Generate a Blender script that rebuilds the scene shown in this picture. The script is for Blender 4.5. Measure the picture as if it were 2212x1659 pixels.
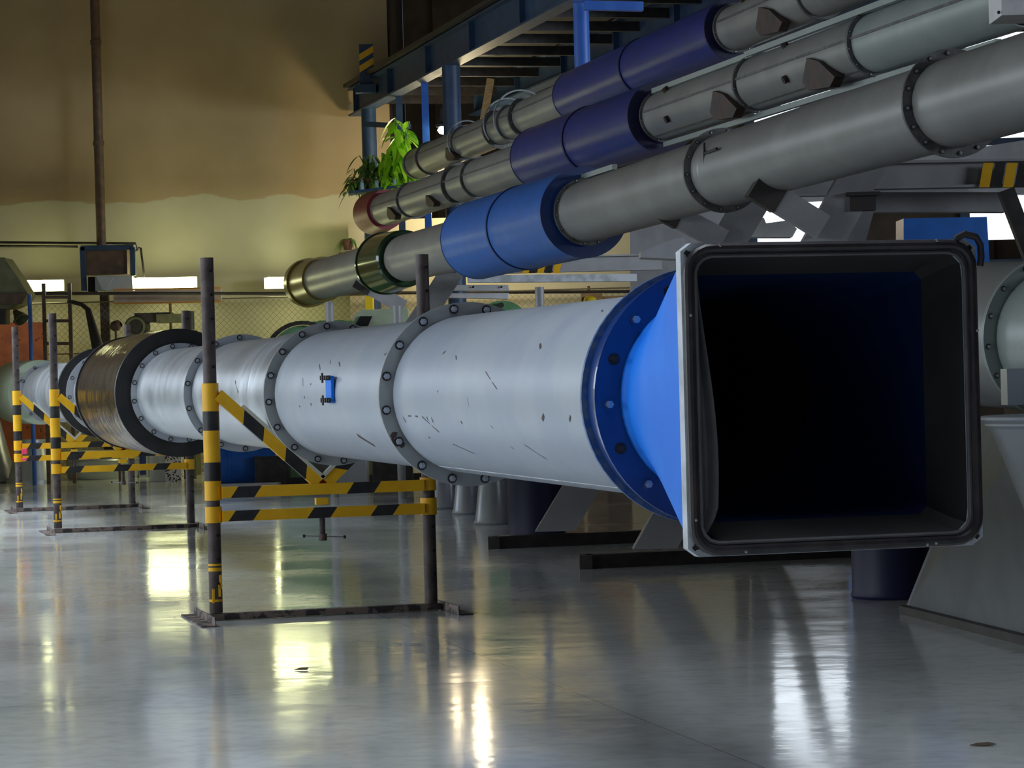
import bpy, math, random
from mathutils import Vector, Matrix
random.seed(7)
SC = bpy.context.scene
COL = SC.collection
for o in list(bpy.data.objects): bpy.data.objects.remove(o)

# ------------------------------------------------------------------ camera
F = 6000.0; CX, CY = 1106.0, 829.5
ROLL = 0.027; PITCH = 9.0/6000.0; CAMH = 1.5
R_ = Vector((math.cos(ROLL), 0, -math.sin(ROLL)))
FW = Vector((0, math.cos(PITCH), -math.sin(PITCH)))
U_ = R_.cross(FW).normalized(); R_ = FW.cross(U_).normalized()
CAM = Vector((0, 0, CAMH))
cam_d = bpy.data.cameras.new('camera'); cam = bpy.data.objects.new('camera', cam_d); COL.objects.link(cam)
cam_d.sensor_width = 36.0; cam_d.lens = 36.0*F/2212.0
cam_d.clip_start = 0.5; cam_d.clip_end = 300
m = Matrix.Identity(4)
for i in range(3):
    m[i][0] = R_[i]; m[i][1] = U_[i]; m[i][2] = -FW[i]; m[i][3] = CAM[i]
cam.matrix_world = m
SC.camera = cam

# ------------------------------------------------------------------ world, exposure
w = bpy.data.worlds.new('world'); SC.world = w; w.use_nodes = True
bg = w.node_tree.nodes['Background']; bg.inputs[0].default_value = (0.55, 0.68, 0.95, 1); bg.inputs[1].default_value = 0.16
SC.view_settings.view_transform = 'Standard'; SC.view_settings.look = 'None'
SC.view_settings.gamma = 1.0; SC.view_settings.use_curve_mapping = False
SC.view_settings.exposure = 0.0

def area_light(name, loc, target, sx, sy, power, color, spread=180):
    l = bpy.data.lights.new(name, 'AREA'); l.shape = 'RECTANGLE'; l.size = sx; l.size_y = sy
    l.energy = power; l.color = color; l.spread = math.radians(spread)
    o = bpy.data.objects.new(name, l); COL.objects.link(o); o.location = loc
    d = (Vector(target)-Vector(loc)).normalized()
    if d.z < -.9: o.rotation_euler = (0, math.atan2(-d.x, -d.z), 0)     # overhead area: long side along the hall
    else: o.rotation_euler = d.to_track_quat('-Z', 'Y').to_euler()
    return o
DAY = (0.80, 0.90, 1.0)
# added areas for daylight from the left, set before the unseen wall
for y, e, tx in ((10.0, 300, 0.5), (17.5, 150, -1), (25.0, 90, -3), (34.0, 260, -8)):
    area_light('added_daylight_left', (-12.7, y, 3.8), (tx, y-.5, 1.8), 6.0, 2.8, e, DAY, 130)
# added overhead areas that brighten the open aisle floor
area_light('added_daylight_above', (-8.0, 19.0, 10.6), (-8.8, 19.0, 0), 4.0, 32, 2100, DAY, 80)
area_light('added_daylight_above', (-.5, 7.5, 10.6), (-.5, 7.5, 0), 5, 9, 150, DAY, 62)
# added areas at the unseen right wall that brighten the rack beams
area_light('added_daylight_right', (15.6, 13.5, 4.6), (2.5, 27, 3.0), 7, 2.6, 240, DAY, 130)
area_light('added_daylight_right', (15.6, 29.0, 4.4), (-2.0, 41, 3.0), 6, 2.2, 330, DAY, 80)
# daylight through the tall windows far right behind the rack (see window panes below)

# ------------------------------------------------------------------ helpers
def ray(px, py):
    return FW + R_*((px-CX)/F) + U_*((CY-py)/F)
def at(px, py, Y):
    d = ray(px, py); return CAM + d*(Y/d.y)
def fl(px, py, h=0.0):
    d = ray(px, py); return CAM + d*((h-CAMH)/d.z)

def tag(o, label=None, cat=None, group=None, kind=None):
    if label: o['label'] = label
    if cat: o['category'] = cat
    if group: o['group'] = group
    if kind: o['kind'] = kind
    return o
def thing(name, label, cat, loc=(0, 0, 0), rz=0.0, group=None):
    o = bpy.data.objects.new(name, None); COL.objects.link(o)
    o.empty_display_size = 0.2
    o.location = loc; o.rotation_euler = (0, 0, rz)
    return tag(o, label, cat, group)
def wloc(o):
    v = Vector((0, 0, 0))
    while o is not None:
        v += Vector(o.location); o = o.parent
    return v
def basis(d):
    y = Vector(d).normalized()
    up = Vector((0, 0, 1)) if abs(y.z) < 0.95 else Vector((0, -1, 0))
    x = y.cross(up).normalized(); z = x.cross(y).normalized()
    return x, y, z

class MB:
    def __init__(s): s.v = []; s.f = []; s.m = []; s.sm = []
    def add(s, vs, fs, mi=0, smooth=False):
        b = len(s.v); s.v += [Vector(v) for v in vs]
        for f in fs: s.f.append(tuple(b+i for i in f)); s.m.append(mi); s.sm.append(smooth)
    def box(s, c, size, mi=0, ax=None):
        X, Y, Z = ax if ax else (Vector((1, 0, 0)), Vector((0, 1, 0)), Vector((0, 0, 1)))
        c = Vector(c); vs = []
        for k in (-.5, .5):
            for j in (-.5, .5):
                for i in (-.5, .5): vs.append(c + X*(i*size[0]) + Y*(j*size[1]) + Z*(k*size[2]))
        s.add(vs, [(0, 2, 3, 1), (4, 5, 7, 6), (0, 1, 5, 4), (2, 6, 7, 3), (0, 4, 6, 2), (1, 3, 7, 5)], mi)
        return s
    def bar(s, p0, p1, w_, h_, mi=0, up=None):
        p0 = Vector(p0); p1 = Vector(p1); d = p1-p0
        x, y, z = basis(d)
        if up is not None:
            x = y.cross(Vector(up)).normalized(); z = x.cross(y).normalized()
        return s.box((p0+p1)/2, (w_, d.length, h_), mi, (x, y, z))
    def lathe(s, O, d, prof, n=48, mi=0, loop=False, smooth=True, ang0=0.0):
        O = Vector(O); x, y, z = basis(d); vs = []; fs = []
        for (u, r) in prof:
            for k in range(n):
                a = ang0 + 2*math.pi*k/n
                vs.append(O + y*u + x*(r*math.cos(a)) + z*(r*math.sin(a)))
        P = len(prof); rng = P if loop else P-1
        for i in range(rng):
            j = (i+1) % P
            for k in range(n):
                l = (k+1) % n
                fs.append((i*n+k, j*n+k, j*n+l, i*n+l))
        s.add(vs, fs, mi, smooth); return s
    def cyl(s, p0, p1, r, n=16, mi=0, r1=None, smooth=True):
        p0 = Vector(p0); d = Vector(p1)-p0; L = d.length
        r1 = r if r1 is None else r1
        return s.lathe(p0, d, [(0, 1e-4), (0, r), (L, r1), (L, 1e-4)], n, mi, False, smooth)
    def ring(s, O, d, r0, r1, t, n=64, mi=0):      # annulus centred on O, thickness t along d
        return s.lathe(O, d, [(-t/2, r0), (-t/2, r1), (t/2, r1), (t/2, r0)], n, mi, True)
    def tube(s, pts, r, n=8, mi=0, closed=False):
        pts = [Vector(p) for p in pts]; N = len(pts); vs = []; fs = []
        ref = None
        for i, p in enumerate(pts):
            if closed: t = pts[(i+1) % N]-pts[i-1]
            else: t = pts[min(i+1, N-1)]-pts[max(i-1, 0)]
            t.normalize()
            if ref is None:
                ref = t.cross(Vector((0, 0, 1)))
                if ref.length < .1: ref = t.cross(Vector((1, 0, 0)))
            x = (ref - t*ref.dot(t)).normalized(); ref = x; z = t.cross(x)
            rr = r[i] if isinstance(r, (list, tuple)) else r
            for k in range(n):
                a = 2*math.pi*k/n; vs.append(p + x*(rr*math.cos(a)) + z*(rr*math.sin(a)))
        for i in range(N if closed else N-1):
            j = (i+1) % N
            for k in range(n):
                l = (k+1) % n; fs.append((i*n+k, j*n+k, j*n+l, i*n+l))
        if not closed:
            fs.append(tuple(range(n-1, -1, -1))); fs.append(tuple((N-1)*n+k for k in range(n)))
        s.add(vs, fs, mi, True); return s
    def prism(s, poly, off, mi=0):                  # planar polygon (3D points) extruded by vector off
        poly = [Vector(p) for p in poly]; n = len(poly); off = Vector(off)
        vs = poly + [p+off for p in poly]
        fs = [tuple(range(n)), tuple(range(2*n-1, n-1, -1))]
        for i in range(n):
            j = (i+1) % n; fs.append((i, i+n, j+n, j))
        s.add(vs, fs, mi); return s
    def striped(s, p0, p1, w_, h_, cuts, slant, up=None, first=0):
        """bar whose front shows slanted bands; cuts = fractions where the colour flips"""
        p0 = Vector(p0); p1 = Vector(p1); d = p1-p0; L = d.length
        x, y, z = basis(d)
        if up is not None:
            x = y.cross(Vector(up)).normalized(); z = x.cross(y).normalized()
        ts = [0.0]+[c*L for c in cuts]+[L]; vs = []
        for i, t in enumerate(ts):
            sl = slant if 0 < i < len(ts)-1 else 0.0
            for (a, b, q) in ((-.5, -.5, -1), (.5, -.5, -1), (.5, .5, 1), (-.5, .5, 1)):
                tt = min(max(t+q*sl/2, 0), L)
                vs.append(p0 + y*tt + x*(a*w_) + z*(b*h_))
        b = len(s.v); s.v += vs
        for i in range(len(ts)-1):
            mi = (first+i) % 2
            for k in range(4):
                l = (k+1) % 4
                s.f.append((b+i*4+k, b+i*4+4+k, b+i*4+4+l, b+i*4+l)); s.m.append(mi); s.sm.append(False)
        s.f.append((b+3, b+2, b+1, b)); s.m.append(first); s.sm.append(False)
        e = b+4*(len(ts)-1); s.f.append((e, e+1, e+2, e+3)); s.m.append((first+len(ts)-2) % 2); s.sm.append(False)
        return s
    def build(s, name, mats, parent=None, local=False, bevel=0.0):
        if not isinstance(mats, (list, tuple)): mats = [mats]
        off = Vector((0, 0, 0))
        if parent is not None and not local: off = wloc(parent)
        me = bpy.data.meshes.new(name)
        me.from_pydata([tuple(v-off) for v in s.v], [], s.f)
        for mt in mats: me.materials.append(mt)
        me.polygons.foreach_set('material_index', s.m)
        me.polygons.foreach_set('use_smooth', [True]*len(s.f))
        me.update()
        import bmesh
        b = bmesh.new(); b.from_mesh(me); bmesh.ops.recalc_face_normals(b, faces=b.faces); b.to_mesh(me); b.free()
        me.set_sharp_from_angle(angle=math.radians(32))
        o = bpy.data.objects.new(name, me); COL.objects.link(o)
        if parent is not None: o.parent = parent
        if bevel > 0:
            bv = o.modifiers.new('bevel', 'BEVEL'); bv.width = bevel; bv.segments = 2; bv.limit_method = 'ANGLE'
        return o
def solo(name, mb, mats, label, cat, group=None, bevel=0.0, kind=None):
    """a thing that is one mesh, its origin at the middle of its foot"""
    lo = Vector((min(v.x for v in mb.v), min(v.y for v in mb.v), min(v.z for v in mb.v)))
    hi = Vector((max(v.x for v in mb.v), max(v.y for v in mb.v), max(v.z for v in mb.v)))
    c = Vector(((lo.x+hi.x)/2, (lo.y+hi.y)/2, lo.z)); mb.v = [v-c for v in mb.v]
    o = mb.build(name, mats, None, True, bevel); o.location = c
    return tag(o, label, cat, group, kind)
def struct(name, mb, mats):
    o = mb.build(name, mats); o['kind'] = 'structure'; return o
def copy_tree(o, parent=None):
    c = o.copy(); COL.objects.link(c); c.parent = parent
    for ch in o.children: copy_tree(ch, c)
    return c

# ------------------------------------------------------------------ materials
def mat(name, col, rough=0.5, metal=0.0, col2=None, scale=6.0, detail=6, lo=.42, hi=.62, bump=0.0, bscale=40, stretch=None,
        rust=None, rust_t=0.66, rust_scale=9.0, coat=0.0, rvar=0.0, emis=None, estr=0.0, trans=0.0, alpha=1.0, spec=0.5):
    M = bpy.data.materials.new(name); M.use_nodes = True
    nt = M.node_tree; N = nt.nodes; L = nt.links; b = N['Principled BSDF']
    b.inputs['Base Color'].default_value = (*col, 1); b.inputs['Roughness'].default_value = rough
    b.inputs['Metallic'].default_value = metal; b.inputs['Coat Weight'].default_value = coat
    b.inputs['Transmission Weight'].default_value = trans; b.inputs['Alpha'].default_value = alpha
    b.inputs['Specular IOR Level'].default_value = spec
    if emis: b.inputs['Emission Color'].default_value = (*emis, 1); b.inputs['Emission Strength'].default_value = estr
    tc = N.new('ShaderNodeTexCoord'); mp = N.new('ShaderNodeMapping'); L.new(tc.outputs['Object'], mp.inputs[0])
    if stretch: mp.inputs['Scale'].default_value = stretch
    cur = None
    if col2:
        n = N.new('ShaderNodeTexNoise'); n.inputs['Scale'].default_value = scale; n.inputs['Detail'].default_value = detail
        L.new(mp.outputs[0], n.inputs['Vector'])
        r = N.new('ShaderNodeValToRGB'); r.color_ramp.elements[0].position = lo; r.color_ramp.elements[1].position = hi
        r.color_ramp.elements[0].color = (*col, 1); r.color_ramp.elements[1].color = (*col2, 1)
        L.new(n.outputs[0], r.inputs[0]); cur = r.outputs[0]
        if rvar:
            mr = N.new('ShaderNodeMapRange'); mr.inputs['To Min'].default_value = rough-rvar; mr.inputs['To Max'].default_value = rough+rvar
            mr.inputs['From Min'].default_value = .3; mr.inputs['From Max'].default_value = .7
            L.new(n.outputs[0], mr.inputs[0]); L.new(mr.outputs[0], b.inputs['Roughness'])
    if rust:
        n = N.new('ShaderNodeTexNoise'); n.inputs['Scale'].default_value = rust_scale; n.inputs['Detail'].default_value = 9; n.inputs['Roughness'].default_value = .7
        L.new(tc.outputs['Object'], n.inputs['Vector'])
        r = N.new('ShaderNodeValToRGB'); r.color_ramp.elements[0].position = rust_t; r.color_ramp.elements[1].position = rust_t+.03
        r.color_ramp.elements[0].color = (0, 0, 0, 1); r.color_ramp.elements[1].color = (1, 1, 1, 1)
        L.new(n.outputs[0], r.inputs[0])
        mx = N.new('ShaderNodeMix'); mx.data_type = 'RGBA'; L.new(r.outputs[0], mx.inputs[0])
        if cur: L.new(cur, mx.inputs[6])
        else: mx.inputs[6].default_value = (*col, 1)
        mx.inputs[7].default_value = (*rust, 1); cur = mx.outputs[2]
    if cur: L.new(cur, b.inputs['Base Color'])
    if bump:
        n = N.new('ShaderNodeTexNoise'); n.inputs['Scale'].default_value = bscale; n.inputs['Detail'].default_value = 5
        L.new(mp.outputs[0], n.inputs['Vector'])
        bp = N.new('ShaderNodeBump'); bp.inputs['Strength'].default_value = bump; bp.inputs['Distance'].default_value = .02
        L.new(n.outputs[0], bp.inputs['Height']); L.new(bp.outputs[0], b.inputs['Normal'])
    return M
RUST = (0.10, 0.035, 0.022)
M = {}
M['grey'] = mat('grey_paint', (.34, .38, .46), .42, 0, (.39, .43, .49), 2.2, rust=RUST, rust_t=.80, rust_scale=22, bump=.04, bscale=3)
M['greyflange'] = mat('grey_flange_paint', (.31, .335, .35), .42, 0, (.36, .38, .39), 5, rust=RUST, rust_t=.74, rust_scale=14)
M['galv'] = mat('galvanised_steel', (.45, .48, .53), .34, .5, (.50, .53, .57), 2.5, bump=.02, bscale=3, rvar=.05)
M['rack'] = mat('rack_pipe_grey', (.225, .228, .22), .40, 0.1, (.265, .268, .258), 2, rust=(.09, .06, .05), rust_t=.76, rust_scale=8, bump=.05, bscale=4)
M['rackg'] = mat('rack_pipe_greenish', (.28, .325, .31), .40, 0.1, (.33, .37, .355), 2, rust=(.09, .06, .05), rust_t=.79, rust_scale=8, bump=.05, bscale=4)
M['rackfl'] = mat('rack_flange_grey', (.10, .10, .10), .5, 0.1, (.16, .16, .155), 10, rust=(.11, .06, .045), rust_t=.64, rust_scale=12)
M['blue'] = mat('bright_blue_paint', (.004, .19, .86), .5, 0, (.006, .22, .92), 3, spec=.3)
M['blueflange'] = mat('flange_blue_paint', (.006, .035, .17), .32, 0, (.009, .045, .21), 6, coat=.4)
M['blueedge'] = mat('worn_blue_edge', (.03, .10, .32), .4, 0, (.10, .16, .30), 30)
M['drum'] = mat('drum_blue_paint', (.010, .125, .50), .36, 0, (.012, .14, .56), 4, bump=.04, bscale=5)
M['navy'] = mat('navy_paint', (.013, .026, .17), .34, 0, (.017, .032, .21), 4, bump=.04, bscale=5)
M['navyd'] = mat('navy_end_paint', (.010, .013, .06), .5)
M['mezz'] = mat('steel_blue_paint', (.018, .045, .10), .5, 0, (.028, .062, .13), 4, rust=(.05, .04, .04), rust_t=.7)
M['mezzb'] = mat('column_blue_paint', (.03, .12, .50), .42, 0, (.04, .15, .55), 4)
M['yellow'] = mat('yellow_paint', (.85, .44, .004), .42, 0, (.92, .50, .008), 7, rust=(.14, .08, .02), rust_t=.74, rust_scale=26)
M['black'] = mat('black_paint', (.016, .015, .017), .42, 0, (.028, .026, .026), 14)
M['post'] = mat('rusty_post_steel', (.065, .046, .043), .55, .2, (.105, .082, .080), 9, rust=(.17, .08, .06), rust_t=.6, rust_scale=30, bump=.1, bscale=60)
M['base'] = mat('chipped_base_steel', (.05, .042, .042), .6, .2, (.23, .17, .15), 13, lo=.47, hi=.53, bump=.15, bscale=40)
M['rubber'] = mat('black_rubber', (.012, .012, .013), .45, 0, (.020, .019, .020), 6, bump=.05, bscale=20)
M['gasket'] = mat('gasket_rubber', (.026, .021, .024), .36, 0, (.045, .036, .038), 12, rust=(.30, .28, .27), rust_t=.80, rust_scale=30)
M['liner'] = mat('dark_canvas_liner', (.030, .028, .029), .62, 0, (.042, .039, .040), 4, bump=.2, bscale=7)
M['flap'] = mat('grey_rubber_flap', (.11, .105, .11), .6, 0, (.14, .13, .135), 8)
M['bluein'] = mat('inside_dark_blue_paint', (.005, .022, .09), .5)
M['void'] = mat('shade_black', (.004, .004, .005), .8)  # near-black stands in for the shade inside throat, holes and openings
M['framegrey'] = mat('pale_grey_frame_paint', (.62, .66, .72), .4, 0, (.42, .45, .48), 8, rust=RUST, rust_t=.72, rust_scale=20)
M['brownwrap'] = mat('glossy_brown_lacquered_wrap', (.035, .020, .014), .17, .15, (.06, .038, .026), 2.0, bump=1.6, bscale=4.0, stretch=(1, .5, 1))
M['bolt'] = mat('zinc_bolt', (.45, .46, .47), .3, .8)
M['washer'] = mat('dark_washer', (.025, .02, .02), .5, .2)
M['cream'] = mat('cream_pad', (.62, .60, .50), .6)
M['rackleg'] = mat('rack_leg_grey_paint', (.28, .28, .295), .45, 0, (.33, .33, .345), 4, rust=(.06, .05, .05), rust_t=.72)
M['pedestal'] = mat('pedestal_dark_grey_paint', (.12, .13, .14), .5, 0, (.15, .16, .17), 3)
M['rackpad'] = mat('dark_rubber_pad', (.030, .026, .026), .6, 0, (.045, .035, .032), 9)
M['rustplate'] = mat('rusty_bracket_steel', (.035, .025, .023), .6, .1, (.07, .032, .022), 9)
M['olive'] = mat('olive_plastic', (.16, .115, .02), .3, 0, (.20, .15, .03), 5)
M['green_t'] = mat('dark_green_glaze', (.012, .030, .012), .12, 0, (.02, .055, .022), 8)
M['redring'] = mat('dark_red_paint', (.22, .022, .035), .45, 0, (.27, .03, .04), 6)
M['wood'] = mat('plank_wood', (.30, .17, .06), .6, 0, (.42, .25, .10), 5, stretch=(1, 1, 6))
M['whitep'] = mat('white_sheet_paint', (.78, .78, .80), .45, 0, (.70, .70, .73), 6)
M['darkmetal'] = mat('dark_steel', (.03, .027, .027), .5, .2, (.05, .042, .040), 8)
M['brownmetal'] = mat('brown_steel', (.10, .065, .045), .55, .1, (.15, .09, .06), 8)
M['olivemachine'] = mat('olive_machine_paint', (.12, .12, .055), .5, 0, (.16, .155, .08), 6, rust=(.05, .035, .02), rust_t=.62)
M['greenmachine'] = mat('green_machine_paint', (.12, .28, .13), .45, 0, (.16, .33, .17), 5, rust=(.07, .05, .03), rust_t=.68)
M['copper'] = mat('rust_orange_paint', (.75, .22, .08), .6, 0, (.60, .17, .08), 5, rust=(.10, .04, .03), rust_t=.62)
M['leaf'] = mat('bright_leaf', (.34, .78, .02), .4, 0, (.50, .85, .04), 9)
M['leafd'] = mat('dark_leaf', (.10, .22, .03), .5, 0, (.16, .30, .05), 9)
M['pot'] = mat('terracotta', (.28, .13, .06), .7)
M['jar'] = mat('pale_blue_jar', (.38, .52, .60), .2)
M['barrel'] = mat('barrel_blue_plastic', (.01, .08, .34), .3, 0, (.015, .10, .40), 4)
M['yellowcap'] = mat('yellow_plastic', (.80, .58, .02), .4)
M['pinkfix'] = mat('aged_fixture_enamel', (.45, .36, .30), .4, 0, (.52, .43, .36), 5)
M['amber'] = mat('amber_strip', (.50, .22, .04), .5)
M['lamp'] = mat('lamp_glow', (1, .95, .6), .5, emis=(.97, 1.0, .50), estr=19.0)
M['lampbig'] = mat('bulb_glow', (1, .95, .6), .5, emis=(1.0, .93, .66), estr=30.0)
M['daypane'] = mat('daylit_window_pane', (.8, .9, 1), .3, emis=(.84, .92, 1.0), estr=2.4)
M['wire'] = mat('fence_wire', (.20, .18, .13), .5, .5)
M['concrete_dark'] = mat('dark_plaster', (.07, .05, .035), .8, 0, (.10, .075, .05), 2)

# floor: polished screed with faint cloudy wear, joints and small waviness
def floor_mat():
    Mt = bpy.data.materials.new('polished_screed'); Mt.use_nodes = True; nt = Mt.node_tree; N = nt.nodes; L = nt.links; b = N['Principled BSDF']
    tc = N.new('ShaderNodeTexCoord')
    n = N.new('ShaderNodeTexNoise'); n.inputs['Scale'].default_value = .55; n.inputs['Detail'].default_value = 9; n.inputs['Roughness'].default_value = .62
    L.new(tc.outputs['Object'], n.inputs['Vector'])
    r = N.new('ShaderNodeValToRGB'); r.color_ramp.elements[0].position = .36; r.color_ramp.elements[1].position = .66
    r.color_ramp.elements[0].color = (.50, .52, .51, 1); r.color_ramp.elements[1].color = (.66, .68, .67, 1)
    L.new(n.outputs[0], r.inputs[0])
    n2 = N.new('ShaderNodeTexNoise'); n2.inputs['Scale'].default_value = 9; n2.inputs['Detail'].default_value = 8
    L.new(tc.outputs['Object'], n2.inputs['Vector'])
    mx = N.new('ShaderNodeMix'); mx.data_type = 'RGBA'; mx.blend_type = 'MULTIPLY'; mx.inputs[0].default_value = .35
    r2 = N.new('ShaderNodeValToRGB'); r2.color_ramp.elements[0].position = .3; r2.color_ramp.elements[0].color = (.6, .58, .55, 1); r2.color_ramp.elements[1].position = .55
    L.new(n2.outputs[0], r2.inputs[0]); L.new(r.outputs[0], mx.inputs[6]); L.new(r2.outputs[0], mx.inputs[7])
    # joints
    br = N.new('ShaderNodeTexBrick'); br.offset = 0; br.inputs['Scale'].default_value = 1; br.inputs['Mortar Size'].default_value = .004
    br.inputs['Brick Width'].default_value = 4.7; br.inputs['Row Height'].default_value = 5.3
    br.inputs['Color1'].default_value = (1, 1, 1, 1); br.inputs['Color2'].default_value = (1, 1, 1, 1); br.inputs['Mortar'].default_value = (.45, .42, .4, 1)
    mp = N.new('ShaderNodeMapping'); mp.inputs['Rotation'].default_value = (0, 0, -.24); mp.inputs['Location'].default_value = (1.3, 2.4, 0)
    L.new(tc.outputs['Object'], mp.inputs[0]); L.new(mp.outputs[0], br.inputs['Vector'])
    mj = N.new('ShaderNodeMix'); mj.data_type = 'RGBA'; mj.blend_type = 'MULTIPLY'; mj.inputs[0].default_value = 1
    L.new(mx.outputs[2], mj.inputs[6]); L.new(br.outputs[0], mj.inputs[7]); L.new(mj.outputs[2], b.inputs['Base Color'])
    mr = N.new('ShaderNodeMapRange'); mr.inputs['From Min'].default_value = .3; mr.inputs['From Max'].default_value = .7
    mr.inputs['To Min'].default_value = .05; mr.inputs['To Max'].default_value = .15
    L.new(n.outputs[0], mr.inputs[0]); L.new(mr.outputs[0], b.inputs['Roughness'])
    n3 = N.new('ShaderNodeTexNoise'); n3.inputs['Scale'].default_value = 2.2; n3.inputs['Detail'].default_value = 5
    mp3 = N.new('ShaderNodeMapping'); mp3.inputs['Scale'].default_value = (1, 1, 1); L.new(tc.outputs['Object'], mp3.inputs[0]); L.new(mp3.outputs[0], n3.inputs['Vector'])
    bp = N.new('ShaderNodeBump'); bp.inputs['Strength'].default_value = .14; bp.inputs['Distance'].default_value = .018
    L.new(n3.outputs[0], bp.inputs['Height']); L.new(bp.outputs[0], b.inputs['Normal'])
    b.inputs['Specular IOR Level'].default_value = .42; b.inputs['Coat Weight'].default_value = .0
    return Mt
M['floor'] = floor_mat()
def wall_mat():
    Mt = bpy.data.materials.new('aged_wall_paint'); Mt.use_nodes = True; nt = Mt.node_tree; N = nt.nodes; L = nt.links; b = N['Principled BSDF']
    tc = N.new('ShaderNodeTexCoord'); sp = N.new('ShaderNodeSeparateXYZ'); L.new(tc.outputs['Object'], sp.inputs[0])
    n = N.new('ShaderNodeTexNoise'); n.inputs['Scale'].default_value = .8; n.inputs['Detail'].default_value = 8; L.new(tc.outputs['Object'], n.inputs['Vector'])
    a = N.new('ShaderNodeMath'); a.operation = 'MULTIPLY_ADD'; a.inputs[1].default_value = .55; L.new(n.outputs[0], a.inputs[0]); L.new(sp.outputs['Z'], a.inputs[2])
    g = N.new('ShaderNodeMapRange'); g.inputs['From Min'].default_value = 5.17; g.inputs['From Max'].default_value = 5.20; L.new(a.outputs[0], g.inputs[0])
    r = N.new('ShaderNodeValToRGB'); r.color_ramp.elements[0].position = .3; r.color_ramp.elements[1].position = .7
    r.color_ramp.elements[0].color = (.48, .44, .30, 1); r.color_ramp.elements[1].color = (.58, .545, .39, 1); L.new(n.outputs[0], r.inputs[0])
    r2 = N.new('ShaderNodeValToRGB'); r2.color_ramp.elements[0].position = .3; r2.color_ramp.elements[1].position = .7
    r2.color_ramp.elements[0].color = (.40, .29, .155, 1); r2.color_ramp.elements[1].color = (.48, .365, .205, 1); L.new(n.outputs[0], r2.inputs[0])
    mx = N.new('ShaderNodeMix'); mx.data_type = 'RGBA'; L.new(g.outputs[0], mx.inputs[0]); L.new(r.outputs[0], mx.inputs[6]); L.new(r2.outputs[0], mx.inputs[7])
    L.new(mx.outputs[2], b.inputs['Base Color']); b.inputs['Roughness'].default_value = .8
    return Mt
M['wall'] = wall_mat()

# ------------------------------------------------------------------ room shell
WY = 50.0
xc = at(840, 200, WY).x
s = MB(); s.box((0, 24, -.1), (32, 72, .2)); struct('floor', s, M['floor'])
s = MB(); s.box(((xc-13.2)/2, WY+.15, 5.5), (xc+13.2, .3, 11)); struct('wall_back', s, M['wall'])
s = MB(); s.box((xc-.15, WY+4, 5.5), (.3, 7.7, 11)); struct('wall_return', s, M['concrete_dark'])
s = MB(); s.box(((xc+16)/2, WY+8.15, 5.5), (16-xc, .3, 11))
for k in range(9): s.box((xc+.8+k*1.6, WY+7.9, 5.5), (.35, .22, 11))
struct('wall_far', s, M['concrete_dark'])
s = MB(); s.box((16.1, 24, 1.6), (.2, 72, 3.2)); s.box((16.1, 24, 8.5), (.2, 72, 5.0)); s.box((16.1, -1.0, 4.6), (.2, 22, 2.9)); s.box((16.1, 21.6, 4.6), (.2, 8.6, 2.9)); s.box((16.1, 46.1, 4.6), (.2, 27.8, 2.9)); struct('wall_right', s, M['concrete_dark'])  # unseen side wall, added for the lighting, gaps behind the right areas
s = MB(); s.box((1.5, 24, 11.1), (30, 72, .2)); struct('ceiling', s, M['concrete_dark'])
# unseen left wall, added for the lighting, bays behind the left areas
s = MB(); s.box((-13.1, 24, 1.1), (.2, 72, 2.2)); s.box((-13.1, 24, 8.3), (.2, 72, 5.4))
for y0, y1 in ((-12, 6.8), (13.2, 14.3), (20.7, 21.8), (28.2, 30.8), (37.2, 60)): s.box((-13.1, (y0+y1)/2, 3.9), (.2, y1-y0, 3.5))
struct('wall_left', s, M['wall'])

# unseen low block, added to keep side light from under the rack
s = MB(); s.box((7.4, 26, 1.45), (.3, 30, 2.9)); struct('rack_light_block', s, M['concrete_dark'])
# windows far right, daylit
wp = thing('window_1', None, None, at(1700, 300, 46)); wp['kind'] = 'structure'
p0 = at(1600, 520, 47); 
fr = MB(); pn = MB()
for i, x0 in enumerate((4.15, 7.75)):
    pn.box((x0+.72, 47.0, 5.4), (1.3, .03, 3.5))
    for q in (-.03, 1.47): fr.box((x0+q, 46.95, 5.3), (.16, .16, 4.2))
s = MB()
for xa, xb in ((3.5, 4.1), (5.7, 7.65), (9.3, 11.7)): s.box(((xa+xb)/2, 47.2, 5.3), (xb-xa, .3, 4.2))
struct('wall_window_pier', s, M['concrete_dark'])
for z in (3.25, 5.3, 7.35): fr.box((7.5, 46.95, z), (7.9, .14, .12))
fr.build('window_frame', M['mezz'], wp); pn.build('window_pane', M['daypane'], wp)
s = MB(); s.box((9.9, 47.2, 1.6), (12.4, .3, 3.2)); s.box((9.9, 47.2, 9.2), (12.4, .3, 3.6)); s.box((13.9, 47.2, 5.3), (4.4, .3, 4.2))
struct('wall_window_side', s, M['concrete_dark'])

# ------------------------------------------------------------------ main pipe
class Axis:
    def __init__(s, K, pts): s.K = K; s.pts = pts
    def y(s, x):
        p = s.pts
        if x <= p[0][0]: a, b = p[0], p[1]
        elif x >= p[-1][0]: a, b = p[-2], p[-1]
        else:
            for i in range(len(p)-1):
                if p[i][0] <= x <= p[i+1][0]: a, b = p[i], p[i+1]
        return a[1]+(b[1]-a[1])*(x-a[0])/(b[0]-a[0])
    def P(s, x): return at(x, s.y(x), s.K/(x+400.0))
    def D(s, x): return (s.P(x-12)-s.P(x+12)).normalized()      # away from the camera
def tube_section(ax, xa, xb, r, name, mt, parent, n=72, wall=.012, extra=None):
    A, B = ax.P(xa), ax.P(xb); d = B-A; L = d.length
    s = MB(); s.lathe(A, d, [(0, r-wall), (0, r), (L, r), (L, r-wall)], n, 0, True)
    if extra: extra(s, A, d, L, r)
    return s.build(name, mt, parent)
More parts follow.
